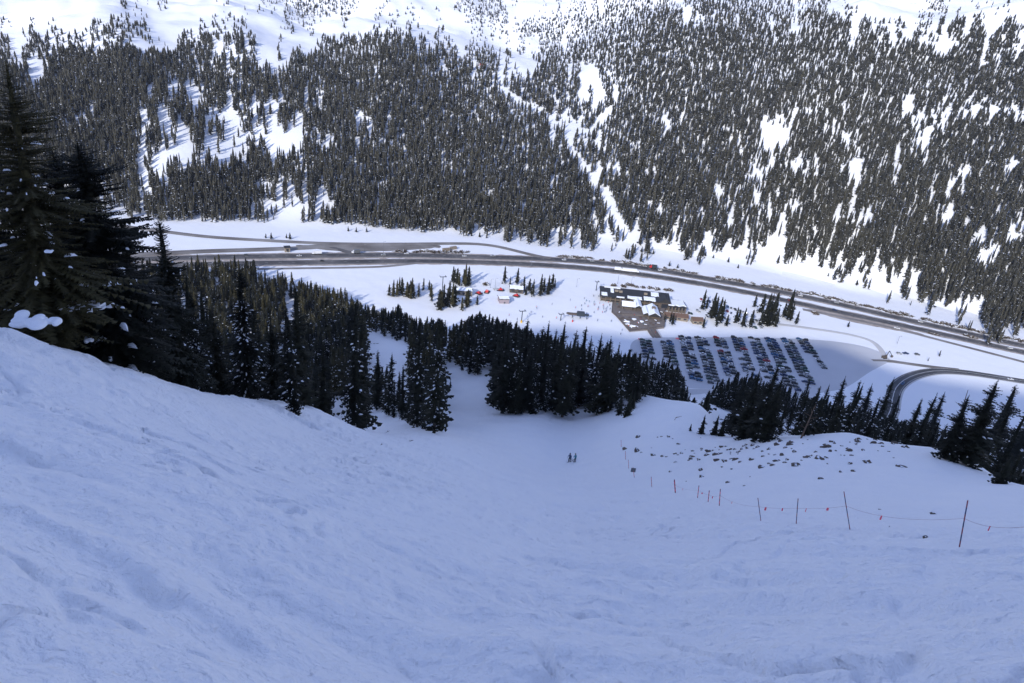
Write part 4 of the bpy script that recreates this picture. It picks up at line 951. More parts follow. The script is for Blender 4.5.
def shed(p0, p1, depth, h, rh, wall, roof, name, label, cat, snow=True, overhang=.6, windows=3, ridge_along=True, rmin=430):
    a, L_, rz_ = frame(p0, p1, rmin); e = empty(name, (a[0], a[1], a[2]-.2), rz_, label, cat)
    b = MB(); b.box(0, L_, 0, depth, -1, h); b.build('wall', wall, e)
    o = overhang; b = MB()
    k0 = [(-o, h-.1), (depth/2, h+rh), (depth+o, h-.1), (depth+o, h+.25), (depth/2, h+rh+.35), (-o, h+.25)]
    # roof slopes as two slabs along x
    for (ya, za, yb, zb) in ((-o, h, depth/2, h+rh), (depth+o, h, depth/2, h+rh)):
        b.v += [(-o, ya, za), (L_+o, ya, za), (L_+o, yb, zb), (-o, yb, zb), (-o, ya, za+.3), (L_+o, ya, za+.3), (L_+o, yb, zb+.3), (-o, yb, zb+.3)]; k = len(b.v)-8
        for f in ((3, 2, 1, 0), (4, 5, 6, 7), (0, 1, 5, 4), (1, 2, 6, 5), (2, 3, 7, 6), (3, 0, 4, 7)): b.f.append(tuple(k+i for i in f)); b.m.append(0)
    b.build('roof', roof, e)
    b = MB(); b.poly([(0.02, 0, h), (0.02, depth/2, h+rh), (0.02, depth, h)]); b.poly([(L_-.02, 0, h), (L_-.02, depth, h), (L_-.02, depth/2, h+rh)]); b.build('gable', wall, e)
    if snow:
        b = MB(); zf = lambda x, y: h+.3+rh*(1-abs(y-depth/2)/(depth/2))
        snow_slab(b, -o*.8, L_+o*.8, -o*.8, depth/2, zf, .35, seed=int(L_*7)); snow_slab(b, -o*.8, L_+o*.8, depth/2+.05, depth+o*.8, zf, .35, seed=int(L_*9)); b.build('roof_snow', M_SNOWR, e)
    for i in range(windows):
        x0_ = L_*(i+.25)/windows; b = MB(); b.box(x0_, x0_+L_*.5/windows, -.06, .08, h*.35, h*.78); b.build('window', M_WINDOW, e)
    b = MB(); b.box(L_*.46, L_*.46+1.1, -.08, .08, -.6, 1.7); b.build('door', M_DARKMETAL, e)
    return e
shed((664.5, 319), (687.5, 322), 9, 3.2, 2.2, M_TAN, M_ROOFB, 'lodge_annex', 'low annex with brown shingle roof at the right end of the deck', 'building', False, windows=4)
shed((692.5, 324), (702.5, 325), 8, 3.4, 2.2, M_TAN, M_ROOFB, 'brown_hut', 'small hut with brown roof standing alone right of the annex', 'hut', False, windows=2)
shed((455.5, 295), (472, 296.3), 9, 4, 1.4, M_TAN, M_ROOFD, 'tan_shed', 'tan shed with snowy roof behind the left spruces by the snow groomers', 'shed')
shed((499.5, 303.5), (509, 303.8), 9, 4.2, .8, M_GREYSID, M_ROOFD, 'grey_shed', 'small mauve-grey snow-roofed shed between snow groomers and lift tower', 'shed', windows=0)
shed((509.5, 292.5), (523, 294), 11, 3.5, 1.6, M_WOOD, M_ROOFD, 'maintenance_building', 'low brown building half under snow behind the right red snow groomer', 'building', windows=2)
shed((285, 252.3), (290.2, 252.2), 6, 4.5, .8, M_TAN, M_ROOFD, 'roadside_building', 'small tan building with dark roof beside the interstate at the left', 'building', False, windows=1)
shed((481, 66.8), (486, 66.9), 8, 4, 1.2, M_RED, M_ROOFB, 'red_hut', 'red hut at the top edge of the far forest', 'hut', False, windows=1, rmin=800)
for i, (p0, p1, lab) in enumerate([((443.5, 251.5), (450, 251), 'tan container on the snow strip above the interstate, left one'), ((451, 250), (457, 249.2), 'tan container on the snow strip above the interstate, right one')]):
    a, L_, rz_ = frame(p0, p1); e = empty('storage_container', tuple(a), rz_, lab, 'container'); b = MB(); b.box(0, L_, 0, 3, -.3, 2.8)
    for q in range(9): b.box(L_*(q+.3)/9, L_*(q+.6)/9, -.08, 0, 0, 2.6)
    b.build('body', M_TAN, e); b = MB(); b.box(L_, L_+.08, .1, 2.9, .1, 2.6); b.build('door', M_WOOD, e)
# the deck: stepped platforms with rails, stairs, two snow-roofed pavilions, tables
def wpt(px, py): x, y, z = hit1(px, py, 430); return np.array([x, y, z])
DP = [(612.5, 300.8), (664.5, 309.5), (664, 328.5), (646.5, 330.5), (629.5, 332), (616.5, 317), (611.5, 312.5)]
Wd = [wpt(*p) for p in DP]; zt = max(w_[2] for w_ in Wd)+.6
dk = empty('timber_deck', (Wd[0][0], Wd[0][1], zt), 0, 'broad brown timber deck in front of the ski lodge', 'deck'); b = MB(); o0 = Wd[0]
ring = [(w_[0]-o0[0], w_[1]-o0[1]) for w_ in Wd]; n = len(ring)
b.v += [(x, y, -3.5) for x, y in ring]+[(x, y, 0) for x, y in ring]
for i in range(n): j = (i+1) % n; b.f.append((i, j, n+j, n+i)); b.m.append(0)
b.f.append(tuple(n+i for i in range(n))); b.m.append(0)
b.build('platform', M_DECK, dk)
for i in range(1, n):
    j = (i+1) % n
    if j == 0: j = 0
    p = np.array(ring[i]); q = np.array(ring[j]); Ls = np.linalg.norm(q-p); b = MB(); k = max(2, int(Ls/3))
    for t in range(k+1): c = p+(q-p)*t/k; b.box(c[0]-.12, c[0]+.12, c[1]-.12, c[1]+.12, 0, 1.15)
    for zz_ in (.55, 1.1): b.tube((p[0], p[1], zz_), (q[0], q[1], zz_), .09, n=5)
    b.build('railing', M_WOOD, dk)
# raised inner terrace
tr = [(620, 303), (655, 308.5), (655, 318), (622, 316)]; Wt = [wpt(*p) for p in tr]; b = MB(); rr_ = [(w_[0]-o0[0], w_[1]-o0[1]) for w_ in Wt]
b.v += [(x, y, .003) for x, y in rr_]+[(x, y, .7) for x, y in rr_]
for i in range(4): j = (i+1) % 4; b.f.append((i, j, 4+j, 4+i)); b.m.append(0)
b.f.append((4, 5, 6, 7)); b.m.append(0); b.build('terrace', M_DECK, dk)
for (p, q) in (((616.5, 314), (632, 316.2)), ((618, 320), (631, 321.5)), ((633, 303), (637, 309)), ((655, 306), (654, 314))):
    A_, B_ = wpt(*p), wpt(*q); b = MB(); b.tube((A_[0]-o0[0], A_[1]-o0[1], 1.1), (B_[0]-o0[0], B_[1]-o0[1], 1.1), .18, n=5); b.tube((A_[0]-o0[0], A_[1]-o0[1], .5), (B_[0]-o0[0], B_[1]-o0[1], .5), .18, n=5); b.build('railing', M_WOOD, dk)
A_, B_, C_ = wpt(646.5, 330.5), wpt(653, 330), wpt(660, 338.5)
st = empty('wooden_stairs', (A_[0], A_[1], zt), 0, 'wide wooden stairs leading from the deck down to the car park', 'stairs'); b = MB(); dn = C_[:2]-(B_[:2]); wdv = B_[:2]-A_[:2]; drop = zt-C_[2]; ns = 14
for i in range(ns):
    p = dn*(i/ns); q = dn*((i+1)/ns); z_ = -drop*i/ns-.1; k = len(b.v)
    c4 = [p, p+wdv*1.3, q+wdv*1.3, q]; b.v += [(c[0], c[1], z_-drop/ns-.5) for c in c4]+[(c[0], c[1], z_) for c in c4]
    for f in ((3, 2, 1, 0), (4, 5, 6, 7), (0, 1, 5, 4), (1, 2, 6, 5), (2, 3, 7, 6), (3, 0, 4, 7)): b.f.append(tuple(k+v for v in f)); b.m.append(0)
b.build('steps', M_DECK, st)
for off_ in (0, .43, .87, 1.3): b = MB(); p = wdv*off_; b.tube((p[0], p[1], 1), (p[0]+dn[0], p[1]+dn[1], 1-drop), .12, n=5); b.build('handrail', M_WOOD, st)
def pavilion(cx, cy, w_, d_, hgt, lab, rot=0, hatch=False):
    x, y, z = wpt(cx, cy); e = empty('snow_roofed_pavilion', (x, y, zt+.7), rz+rot, lab, 'pavilion')
    for sx_ in (-1, 1):
        for sy_ in (-1, 1): b = MB(); b.box(sx_*w_*.42-.2, sx_*w_*.42+.2, sy_*d_*.42-.2, sy_*d_*.42+.2, -.7, hgt); b.build('post', M_TIMB, e)
    b = MB(); b.box(-w_*.35, w_*.35, -d_*.3, d_*.3, -.65, hgt*.7); b.build('wall', M_WOOD, e)
    b = MB(); b.prism([(-w_/2, hgt-.2), (w_/2, hgt-.2), (w_/2, hgt+.1), (0, hgt+w_*.28), (-w_/2, hgt+.1)], -d_/2, d_/2); b.build('roof', M_ROOFD, e)
    b = MB(); b.prism([(-w_/2+.1, hgt+.12), (0, hgt+w_*.28+.02), (w_/2-.1, hgt+.12), (w_/2-.3, hgt+.55), (0, hgt+w_*.28+.5), (-w_/2+.3, hgt+.55)], -d_/2+.1, d_/2-.1); b.build('roof_snow', M_SNOWR, e)
    if hatch: b = MB(); b.box(-1.6, 1.6, -1.6, 1.6, hgt+w_*.2, hgt+w_*.28+1.3); b.build('cupola', M_TIMB, e)
pavilion(627.5, 309.5, 11, 13, 3, 'snow-roofed pavilion at the left of the deck, roof ridge along the lodge', R(90))
pavilion(637, 309, 7, 20, 3.2, 'narrow steep snow-roofed pavilion between the two wider ones on the deck')
pavilion(652, 317, 11, 24, 3.2, 'wide snow-roofed pavilion with a timber cupola at the right of the deck', 0, True)
pavilion(645, 316, 7, 18, 2.6, 'lower snow-roofed pavilion tucked against the cupola pavilion')
M_TABLE = simple('table_wood', (.14, .10, .08), .8, 0, .2, 3)
tb = MB(); tb.box(-1, 1, -.4, .4, .68, .76); tb_top = tb.mesh('table_top', [M_TABLE]); tb = MB(); tb.box(-1, 1, -.85, -.6, .4, .46); tb_b = tb.mesh('bench_seat', [M_TABLE])
tb = MB()
for sx_ in (-.7, .7): tb.tube((sx_, -.7, 0), (sx_, .1, .7), .05, n=5); tb.tube((sx_, .7, 0), (sx_, -.1, .7), .05, n=5)
tb_l = tb.mesh('trestle', [M_TABLE]); tb = MB(); snow_slab(tb, -1, 1, -.4, .4, .76, .22, seed=4); tb_s = tb.mesh('table_snow', [M_SNOWR])
for i, (px, py) in enumerate([(622, 319), (625, 322), (629, 319), (633, 322), (630, 326), (626, 326), (634, 327), (638, 325), (642, 322), (646, 323), (650, 325), (655, 323), (659, 321), (661, 315), (640, 319), (645, 327), (653, 327), (619, 314), (618, 308), (658, 326), (636, 329), (631, 329.5)]):
    x, y, z = wpt(px, py); e = empty('picnic_table', (x, y, zt+.004), random.uniform(0, 3), 'picnic table standing on the open boards of the deck, some under snow', 'table', 'picnic tables on the deck')
    e.scale = (1.3,)*3; link('table_top', tb_top, e); link('bench_seat', tb_b, e); o = link('bench_seat', tb_b, e); o.location[1] = 1.45; link('trestle', tb_l, e)
    if i % 2: link('table_snow', tb_s, e)
for i, (px, py, sx_, sy_) in enumerate([(634, 320.5, 2.2, 1.6), (641.5, 323, 1.8, 2), (628, 325.5, 3.2, 1.6), (633.5, 327.5, 4, 1.5), (665.5, 316.3, 2, 1.2), (627, 322.8, 3, 1.3)]):
    x, y, z = wpt(px, py); b = MB(); n_ = 10
    for rr2, zz2 in ((1, 0), (.85, .5), (.45, .85)):
        for k in range(n_): t = k/n_*6.283; q_ = 1+.2*math.sin(3*t+i); b.v.append((sx_*rr2*q_*math.cos(t), sy_*rr2*q_*math.sin(t), zz2))
    for l_ in range(2):
        for k in range(n_): j = (k+1) % n_; b.f.append((l_*n_+k, l_*n_+j, (l_+1)*n_+j, (l_+1)*n_+k)); b.m.append(0)
    b.f.append(tuple(2*n_+k for k in range(n_))); b.m.append(0); o = b.build('snow_pile', M_SNOWR); o.location = (x, y, zt+.003)
    tag(o, 'small heap of cleared snow lying on the deck', 'snow pile', 'snow heaps on the deck')

# ------------------------------------------------------------ lifts, groomers, poles
def lift_tower(px, py, h, lab, pad=None, arm=4.0, rz_=0.4):
    x, y, z = hit1(px, py, 430); e = empty('lift_tower', (x, y, z), rz_, lab, 'lift tower')
    b = MB(); b.tube((0, 0, -.5), (0, 0, h), .45, .32, 10); b.build('pole', M_DARKMETAL, e)
    b = MB(); b.box(-arm/2, arm/2, -.25, .25, h-.3, h+.2); b.build('crossarm', M_DARKMETAL, e)
    for s_ in (-1, 1):
        b = MB(); b.box(s_*arm/2-.2, s_*arm/2+.2, -1.8, 1.8, h+.2, h+.45)
        for k in range(4): b.tube((s_*arm/2-.1, -1.35+k*.9, h+.55), (s_*arm/2+.1, -1.35+k*.9, h+.55), .25, n=8)
        b.build('sheave_assembly', M_DARKMETAL, e)
    if pad: b = MB(); b.tube((0, 0, 0), (0, 0, 2), .75, n=10); b.build('pad', pad, e)
    return (x, y, z+h)
t1 = lift_tower(521.3, 322.5, 10.5, 'dark lift tower with a yellow padded foot', M_YEL, 5)
t2 = lift_tower(560.5, 320.5, 6, 'short dark lift tower left of the lift terminal', None, 4)
t3 = lift_tower(441.5, 305, 26, 'tall lift tower rising among the left valley spruces', None, 5)
t4 = lift_tower(596, 290.5, 9, 'pale lift tower left of the lodge roof', None, 3)
x, y, z = hit1(580, 318.5, 430); e = empty('lift_terminal', (x, y, z), 0.05, 'dark chairlift terminal with a machinery housing, on the snow left of the lodge', 'lift terminal')
b = MB(); b.box(-3.6, 3.8, -2.2, 2.2, 3, 6.4, 0, .5); b.build('housing', M_DARKMETAL, e)
b = MB(); b.box(-11, -3.4, -1.4, 1.4, 3.2, 4.6, 0, .2); b.tube((-10.5, 0, 3.9), (-10.5, 0, 4.3), 2.2, n=14); b.build('return_wheel', M_WOOD, e)
b = MB(); b.box(3.6, 7.4, -1, 1, 3.2, 4.4); b.build('loading_boom', M_DARKMETAL, e)
for lx in (-7, 0, 6): b = MB(); b.tube((lx, 0, -.5), (lx, 0, 3.4), .35, n=8); b.build('leg', M_DARKMETAL, e)
x, y, z = hit1(572.5, 321.8, 430); e = empty('signal_post', (x, y, z), 0, 'red-padded post beside the lift terminal', 'post'); b = MB(); b.tube((0, 0, -.3), (0, 0, 3.5), .15, n=6); b.build('pole', M_DARKMETAL, e); b = MB(); b.tube((0, 0, 0), (0, 0, 1.7), .6, n=8); b.build('pad', M_RED, e)
def groomer(px, py, rz_, lab):
    x, y, z = hit1(px, py, 430); e = empty('snow_groomer', (x, y, z), rz_, lab, 'snow groomer'); e.scale = (.8,)*3
    b = MB(); b.prism([(-1.2, 1.1), (2.2, 1.1), (2.2, 1.9), (1.6, 2.1), (.9, 3.2), (-.9, 3.2), (-1.2, 2.2)], -1.6, 1.6); b.build('cab', M_RED, e)
    b = MB(); b.box(-3, -1.1, -1.6, 1.6, 1.1, 2.0); b.build('engine_deck', M_RED, e)
    b = MB(); b.prism([(1.62, 2.12), (.93, 3.12), (.97, 3.16), (1.7, 2.15)], -1.4, 1.4); b.build('windscreen', M_GLASS, e)
    for s_ in (-1, 1): b = MB(); b.prism([(-2.8, 0), (2.3, 0), (2.9, .6), (2.4, 1.15), (-2.9, 1.15), (-3.3, .6)], s_*2.2-.6, s_*2.2+.6); b.build('track', M_TYRE, e)
    b = MB(); b.prism([(3.3, .1), (3.6, .1), (3.9, 1.3), (3.6, 1.3)], -2.7, 2.7); b.build('blade', M_DARKMETAL, e)
    b = MB(); b.prism([(-4.6, .1), (-3.6, .1), (-3.6, .7), (-4.6, .5)], -2.6, 2.6); b.build('tiller', M_DARKMETAL, e)
groomer(479, 294, -.6, 'red snow groomer nearest the tan shed'); groomer(487, 292.5, 1.4, 'small-looking red and black snow groomer between the other two'); groomer(500.5, 290.5, .2, 'red snow groomer parked beside the long pale trailer'); groomer(516.5, 296.5, -.3, 'red snow groomer in front of the low brown building')
x, y, z = hit1(496, 290, 430); e = empty('flat_trailer', (x, y, z), .1, 'pale flat trailer left of a red snow groomer', 'trailer'); b = MB(); b.box(-3, 3, -1.1, 1.1, .7, 1.7); b.build('bed', PAINT['silver'], e)
for wx in (-1.5, 1.5):
    for s_ in (-1, 1): b = MB(); b.tube((wx, s_*.9, .4), (wx, s_*1.15, .4), .4, n=8); b.build('wheel', M_TYRE, e)
# excavator by the shaded road
x, y, z = hit1(884, 358.5, 430); e = empty('excavator', (x, y, z+.3), .3, 'excavator with its long arm raised beside the service road', 'excavator')
b = MB(); b.box(-2, 1.6, -1.4, 1.4, 1, 2.2); b.box(-.2, 1.4, -1.3, 0, 2.2, 3.4); b.build('cab', M_WOOD, e)
for s_ in (-1, 1): b = MB(); b.box(-2, 2, s_*1.2-.35, s_*1.2+.35, 0, .95, 0, .15); b.build('track', M_TYRE, e)
b = MB(); b.tube((1.4, 0, 2), (3.4, 0, 7), .4, .32, 8); b.build('boom', M_DARKMETAL, e); b = MB(); b.tube((3.4, 0, 7), (7.6, 0, 2.4), .32, .25, 8); b.build('arm', M_DARKMETAL, e); b = MB(); b.prism([(7.1, .8), (8.4, 1), (8.6, 2.4), (7.4, 2.8)], -.8, .8); b.build('bucket', M_WOOD, e)
for i, (px, py, k, c, lab) in enumerate([(898.8, 354, 'suv', 'silver', 'silver car at the left of the small row by the pale fence'), (905.5, 354, 'pickup', 'dark blue', 'dark pickup in the small row by the pale fence'), (917, 355, 'suv', 'grey', 'grey car at the right of the small row by the pale fence')]):
    x, y, z = hit1(px, py, 430); o = link('parked_car', CARM[(k, c)], None, (x, y, z+.05)); tag(o, lab, 'car')
# street lamps and utility poles
for i, (px, py, h, lab) in enumerate([(383.3, 258, 17, 'thin tall lamp mast beside the interstate left of the tan containers'), (354, 254.5, 8, 'lamp mast at the junction beside the dark access road patch'), (576.5, 287, 9, 'thin utility pole on the snow left of the lodge'), (531, 267, 7, 'thin pole between the carriageways at the junction'),
                                      (364.5, 252, 8, 'second lamp mast right of the junction patch'), (617.5, 284, 10, 'thin pole standing in the leafless bushes behind the lodge'), (631, 285, 8, 'thin pole in the bushes right of the first one behind the lodge'), (897, 344, 8, 'bare pole on the sunlit snow left of the frontage road'), (495, 287.5, 9, 'thin flag pole behind the flat trailer'), (490.5, 288, 9, 'thin flag pole left of the one behind the flat trailer')]):
    x, y, z = hit1(px, py, 430); e = empty('lamp_post', (x, y, z), 0, lab, 'pole'); b = MB(); b.tube((0, 0, -.4), (0, 0, h), .17, .1, 6); b.build('pole', PAINT['grey'], e); b = MB(); b.tube((0, 0, h-.1), (1.6, 0, h+.2), .08, n=5); b.box(1.3, 2.2, -.2, .2, h+.12, h+.3); b.build('lamp_arm', PAINT['grey'], e)
# ------------------------------------------------------------ rocks
M_ROCK = simple('brown_rock', (.10, .078, .062), .9, 0, .5, 2.2, .6)
def rock_mesh(seed, flat=.7, snow=True):
    g = np.random.default_rng(seed); bm = bmesh.new(); bmesh.ops.create_icosphere(bm, subdivisions=2, radius=1)
    dirs = g.normal(size=(9, 3)); dirs /= np.linalg.norm(dirs, axis=1)[:, None]; offs = .55+.35*g.random(9)
    for v in bm.verts:
        p = np.array(v.co)
        for d, o in zip(dirs, offs):
            k = p@d
            if k > o: p = p-d*(k-o)
        p = p*(1+.12*g.normal()); v.co = Vector((p[0]*1.2, p[1]*.9, p[2]*flat))
    me = bpy.data.meshes.new('rock'); bm.to_mesh(me); bm.free(); me.materials.append(M_ROCK); me.materials.append(M_TWIGSNOW)
    if snow:
        for p in me.polygons: p.material_index = 1 if (p.normal.z > .93 and g.random() < .35) else 0
    return me
import bmesh
ROCKS = [rock_mesh(400+i, .55+.07*(i % 5)) for i in range(9)]
rk = [(520+X_/3.413, 410+Y_/3.413, w_/3.413) for X_, Y_, w_ in [(405, 92, 20), (425, 90, 8), (465, 89, 12), (483, 91, 8), (507, 93, 12), (358, 135, 16), (400, 142, 24), (487, 159, 14), (530, 150, 14), (552, 148, 14), (584, 169, 16), (590, 142, 12), (646, 143, 22), (610, 172, 14), (672, 174, 18), (680, 136, 6), (710, 137, 12), (735, 135, 12), (758, 134, 12),
      (775, 132, 14), (795, 122, 16), (812, 127, 16), (700, 178, 18), (735, 170, 20), (752, 177, 14), (513, 212, 14), (620, 206, 20), (622, 228, 16), (710, 248, 14), (765, 259, 8), (568, 244, 6), (785, 229, 5), (690, 196, 8), (725, 201, 8), (826, 196, 30), (862, 190, 18), (880, 174, 20), (905, 180, 12), (850, 151, 8),
      (540, 154, 8), (500, 160, 8), (575, 172, 8), (660, 150, 8), (720, 150, 6), (745, 150, 6), (800, 133, 10), (470, 94, 6), (414, 146, 8)]]
rk += [(780+X_/4.197, 420+Y_/4.197, w_/4.197) for X_, Y_, w_ in [(190, 114, 40), (150, 136, 12), (210, 132, 14), (285, 122, 18), (350, 127, 16), (115, 158, 30), (165, 164, 40), (195, 159, 14), (68, 192, 38), (295, 184, 20), (370, 180, 26), (430, 111, 10), (255, 219, 14), (310, 217, 20), (478, 160, 8), (510, 196, 32), (172, 247, 20), (645, 395, 20), (612, 491, 20),
      (30, 168, 16), (40, 105, 24), (90, 170, 10), (130, 150, 14), (230, 100, 12), (260, 110, 10), (270, 150, 8), (320, 105, 8), (380, 100, 6), (200, 185, 8), (8, 150, 18), (20, 118, 16), (60, 130, 10), (420, 375, 10), (460, 448, 8), (50, 120, 8)]]
for _ in range(75):
    t_ = random.random(); rk.append((655+250*t_+random.gauss(0, 12), 448+random.gauss(0, 6)-6*t_+(5 if t_ < .5 else 0), random.choice([1.5, 2, 2.5, 3.5, 5])))
rk = [q for q in rk if q[1] > 436.5]
for i, (px, py, wpx) in enumerate(rk):
    x, y, z = hit1(px, py); r = math.hypot(x, y); s = wpx*r/720/2*1.35; o = link('rock', ROCKS[i % 9], None, (x, y, z-.1*s)); o.scale = (s, s, s*.95); o.rotation_euler = (random.uniform(-.2, .2), random.uniform(-.2, .2), random.uniform(0, 6.28))
    if abs(px-796) < 1.5 and abs(py-465.7) < 2: tag(o, 'biggest brown boulder poking out of the snow near the right of the rock field', 'rock')
    elif py > 505: tag(o, 'small dark rock showing through the snow beside the boundary rope, ' + ('near the right pole' if py < 516 and px > 925 else 'below the rope' if py > 525 else 'just under the rope'), 'rock', 'rocks by the rope')
    elif px < 680: tag(o, 'small brown rock in the upper left scatter of the rock field', 'rock', 'rocks poking out of the snow')
    elif px < 780: tag(o, 'brown rock poking out of the snow below the black spruces, middle of the rock field', 'rock', 'rocks poking out of the snow')
    else: tag(o, 'brown rock poking out of the snow at the right part of the rock field', 'rock', 'rocks poking out of the snow')

# ------------------------------------------------------------ boundary poles, rope and flags
M_POLE = simple('bamboo_pole', (.26, .06, .08), .6, 0, .4, 6); M_PINK = simple('pink_flagging', (.80, .12, .16), .6, 0, .1); M_ROPE = simple('thin_rope', (.30, .16, .20), .8, 0, .1)
tops = []
for i, (bx, by, tx, ty, lab) in enumerate([(959.2, 547.5, 967.8, 500.5, 'tallest boundary pole, leaning right near the right edge'), (849.8, 529.6, 843.9, 491.5, 'boundary pole leaning left, second from the right'), (796.2, 523.6, 798.1, 498.6, 'upright boundary pole, third from the right'), (760.8, 521, 757.9, 498, 'boundary pole left of the upright one, leaning left'),
        (719.2, 506, 720.4, 489, 'thin boundary pole right of the shorter middle one'), (708, 502.3, 709.3, 490.5, 'short middle boundary pole of the thin three'), (697.5, 498, 699, 485.5, 'thin boundary pole, left one of the three close together'), (675.4, 492.6, 674.4, 479.7, 'thick pinkish boundary pole standing left of the thin three'),
        (651.8, 486.8, 651.2, 476.8, 'faint boundary pole left of the thick pinkish one'), (634.3, 477.4, 633.1, 467.2, 'boundary pole with a small grey sign near the skiers'), (628.7, 468.6, 628.4, 459.8, 'faint far boundary pole up from the one with the sign'), (625.5, 459.8, 625.5, 451, 'faintest far boundary pole of the line'), (621.3, 447, 621, 440, 'last and farthest boundary pole below the thin young spruces')]):
    x, y, z = hit1(bx, by); r = math.hypot(x, y); a, t = az_tan(tx, ty); T_ = Vector((r*math.sin(a), r*math.cos(a), float(t)*r)); B_ = Vector((x, y, z))
    e = empty('boundary_pole', tuple(B_), 0, lab, 'pole'); d = T_-B_; rad_ = .023 if i < 4 else .035
    if i == 7: rad_ = .07
    b = MB(); ns = 7
    for k in range(ns): b.tube(tuple(d*(k/ns)-(d*.05 if k == 0 else d*0)), tuple(d*((k+1)/ns)), rad_, rad_*.95, 6, k % 2)
    b.build('shaft', [M_POLE, PAINT['dark blue'] if i < 4 else M_PINK], e); tops.append((B_, d))
    if i == 9: b = MB(); q = d*.75; b.box(q[0]-.35, q[0]+.35, q[1]-.03, q[1]+.03, q[2]-.4, q[2]+.3); b.build('sign_plate', PAINT['grey'], e)
ra = [hit1(1036, 560)]; anchor = tops[:8]; pts_r = [Vector((ra[0][0], ra[0][1], ra[0][2]+1.2))]+[B_+d*.62 for B_, d in anchor]
e = empty('boundary_rope', tuple(pts_r[1]), 0, 'thin sagging rope with pink ribbons strung between the boundary poles', 'rope'); o_ = pts_r[1]; b = MB(); fl = []
for p, q in zip(pts_r[:-1], pts_r[1:]):
    sag = (q-p).length*random.uniform(.008, .035); prev = p
    for k in range(1, 11): t = k/10; c = p.lerp(q, t)-Vector((0, 0, sag*4*t*(1-t))); b.tube(tuple(prev-o_), tuple(c-o_), .006, n=4); prev = c
    for t in ((.35, .8), (.6,))[random.randrange(2)]: c = p.lerp(q, t)-Vector((0, 0, sag*4*t*(1-t))); fl.append(c-o_)
b.build('cord', M_ROPE, e)
for i, c in enumerate(fl[:14]):
    b = MB(); w_ = .02+.02*(i % 3); b.box(c[0]-w_, c[0]+w_, c[1]-.006, c[1]+.006, c[2]-.16-.05*(i % 2), c[2]+.02, 0, .004); b.build('ribbon', M_PINK, e)

# ------------------------------------------------------------ sticks, dead trees, brush
def stick(px, py, lenpx, dirs, label, cat='branch', name='fallen_branch', mat=None, thick=.05, rmin=0):
    x, y, z = hit1(px, py, rmin); r = math.hypot(x, y); L_ = lenpx*r/720; b = MB()
    for (dx, dz, l, s0) in dirs:
        p = Vector((dirs[0][0]*L_*s0, 0, dirs[0][1]*L_*s0)); q = p+Vector((dx*L_*l, random.uniform(-.1, .1), dz*L_*l)); b.tube(tuple(p), tuple(q), thick, thick*.4, 5)
    o = b.build(name, mat or M_BARK); o.location = (x, y, z-.03); tag(o, label, cat); return o
stick(385.5, 432.5, 6, [(.8, .6, 1, 0), (.1, .6, .5, .5), (.9, .1, .3, .6)], 'forked dead branch sticking out of the snow left of the gully')
stick(409.5, 441, 5, [(.9, .3, 1, 0), (.5, .7, .4, .5), (-.6, .3, .5, .2)], 'lower forked branch sticking out of the snow under the tallest gully spruce')
stick(341, 417.5, 3, [(.5, .8, 1, 0), (.8, .2, .5, .4)], 'tiny twig poking out of the snow at the left of the forked branches')
stick(380, 445, 5, [(.7, .5, 1, 0), (.2, .7, .6, .5)], 'pale thin twig below the forked branch', mat=M_DEADBARK, thick=.025)
stick(674.5, 420, 10, [(.2, .9, .35, 0), (.9, .45, .7, .35), (.5, .6, .3, .3)], 'bent pale dead branch on the white knoll', mat=M_DEADBARK, thick=.07)
stick(270, 469, 1.5, [(.8, .4, 1, 0), (.3, .8, .5, .5)], 'speck of a twig lying on the open slope', thick=.02)
def dead_tree(bx, by, tx, ty, label):
    x, y, z = hit1(bx, by); r = math.hypot(x, y); a, t = az_tan(tx, ty); d = Vector((r*math.sin(a), r*math.cos(a), float(t)*r))-Vector((x, y, z))
    e = empty('dead_tree', (x, y, z), 0, label, 'tree'); b = MB(); b.tube(tuple(-d*.03), tuple(d*.5), .14, .1, 7); b.tube(tuple(d*.5), tuple(d), .1, .03, 7); b.build('trunk', M_DEADBARK, e)
    for k in range(9): p = d*(.3+.07*k); a_ = random.uniform(0, 6.28); b = MB(); b.tube(tuple(p), tuple(p+Vector((math.cos(a_)*1.1, math.sin(a_)*1.1, .3))), .05, .015, 4); b.build('limb', M_DEADBARK, e)
dead_tree(801, 438.5, 816, 404, 'bare orange-brown dead trunk leaning right in front of the black spruces')
dead_tree(949, 452, 968, 390, 'thin bare grey trunk leaning right among the right-hand spruces')
stick(371, 344, 9, [(.95, .1, 1, 0), (.6, .3, .5, .2), (-.4, .3, .4, .1), (.8, .25, .7, .4), (.9, -.02, .9, .1)], 'dark heap of cut branches in the small snow clearing', 'brush pile', 'brush_pile', thick=.18, rmin=150)
M_SHRUB = simple('bare_shrub_twigs', (.095, .074, .058), .9, 0, .4, 3)
def shrub_mesh(seed, snow=.08):
    g = random.Random(seed); b = MB()
    for k in range(70):
        a_ = g.uniform(0, 6.28); e_ = g.uniform(.25, 1.4); l = g.uniform(.6, 1.15); p = Vector((g.uniform(-.25, .25), g.uniform(-.25, .25), 0)); q = p+Vector((math.cos(a_)*math.cos(e_), math.sin(a_)*math.cos(e_), math.sin(e_)*.9))*l
        w_ = .05; n_ = Vector((-math.sin(a_), math.cos(a_), 0))*w_; m_ = 1 if g.random() < snow else 0
        b.poly([tuple(p-n_*.5), tuple(p+n_*.5), tuple(q+n_*1.6), tuple(q-n_*1.6)], m_); c = p.lerp(q, .6); up = Vector((0, 0, .12)); b.poly([tuple(c-up), tuple(q-up), tuple(q+up), tuple(c+up)], m_)
    return b.mesh('shrub', [M_SHRUB, M_TWIGSNOW])
SHR = [shrub_mesh(s_) for s_ in range(4)]
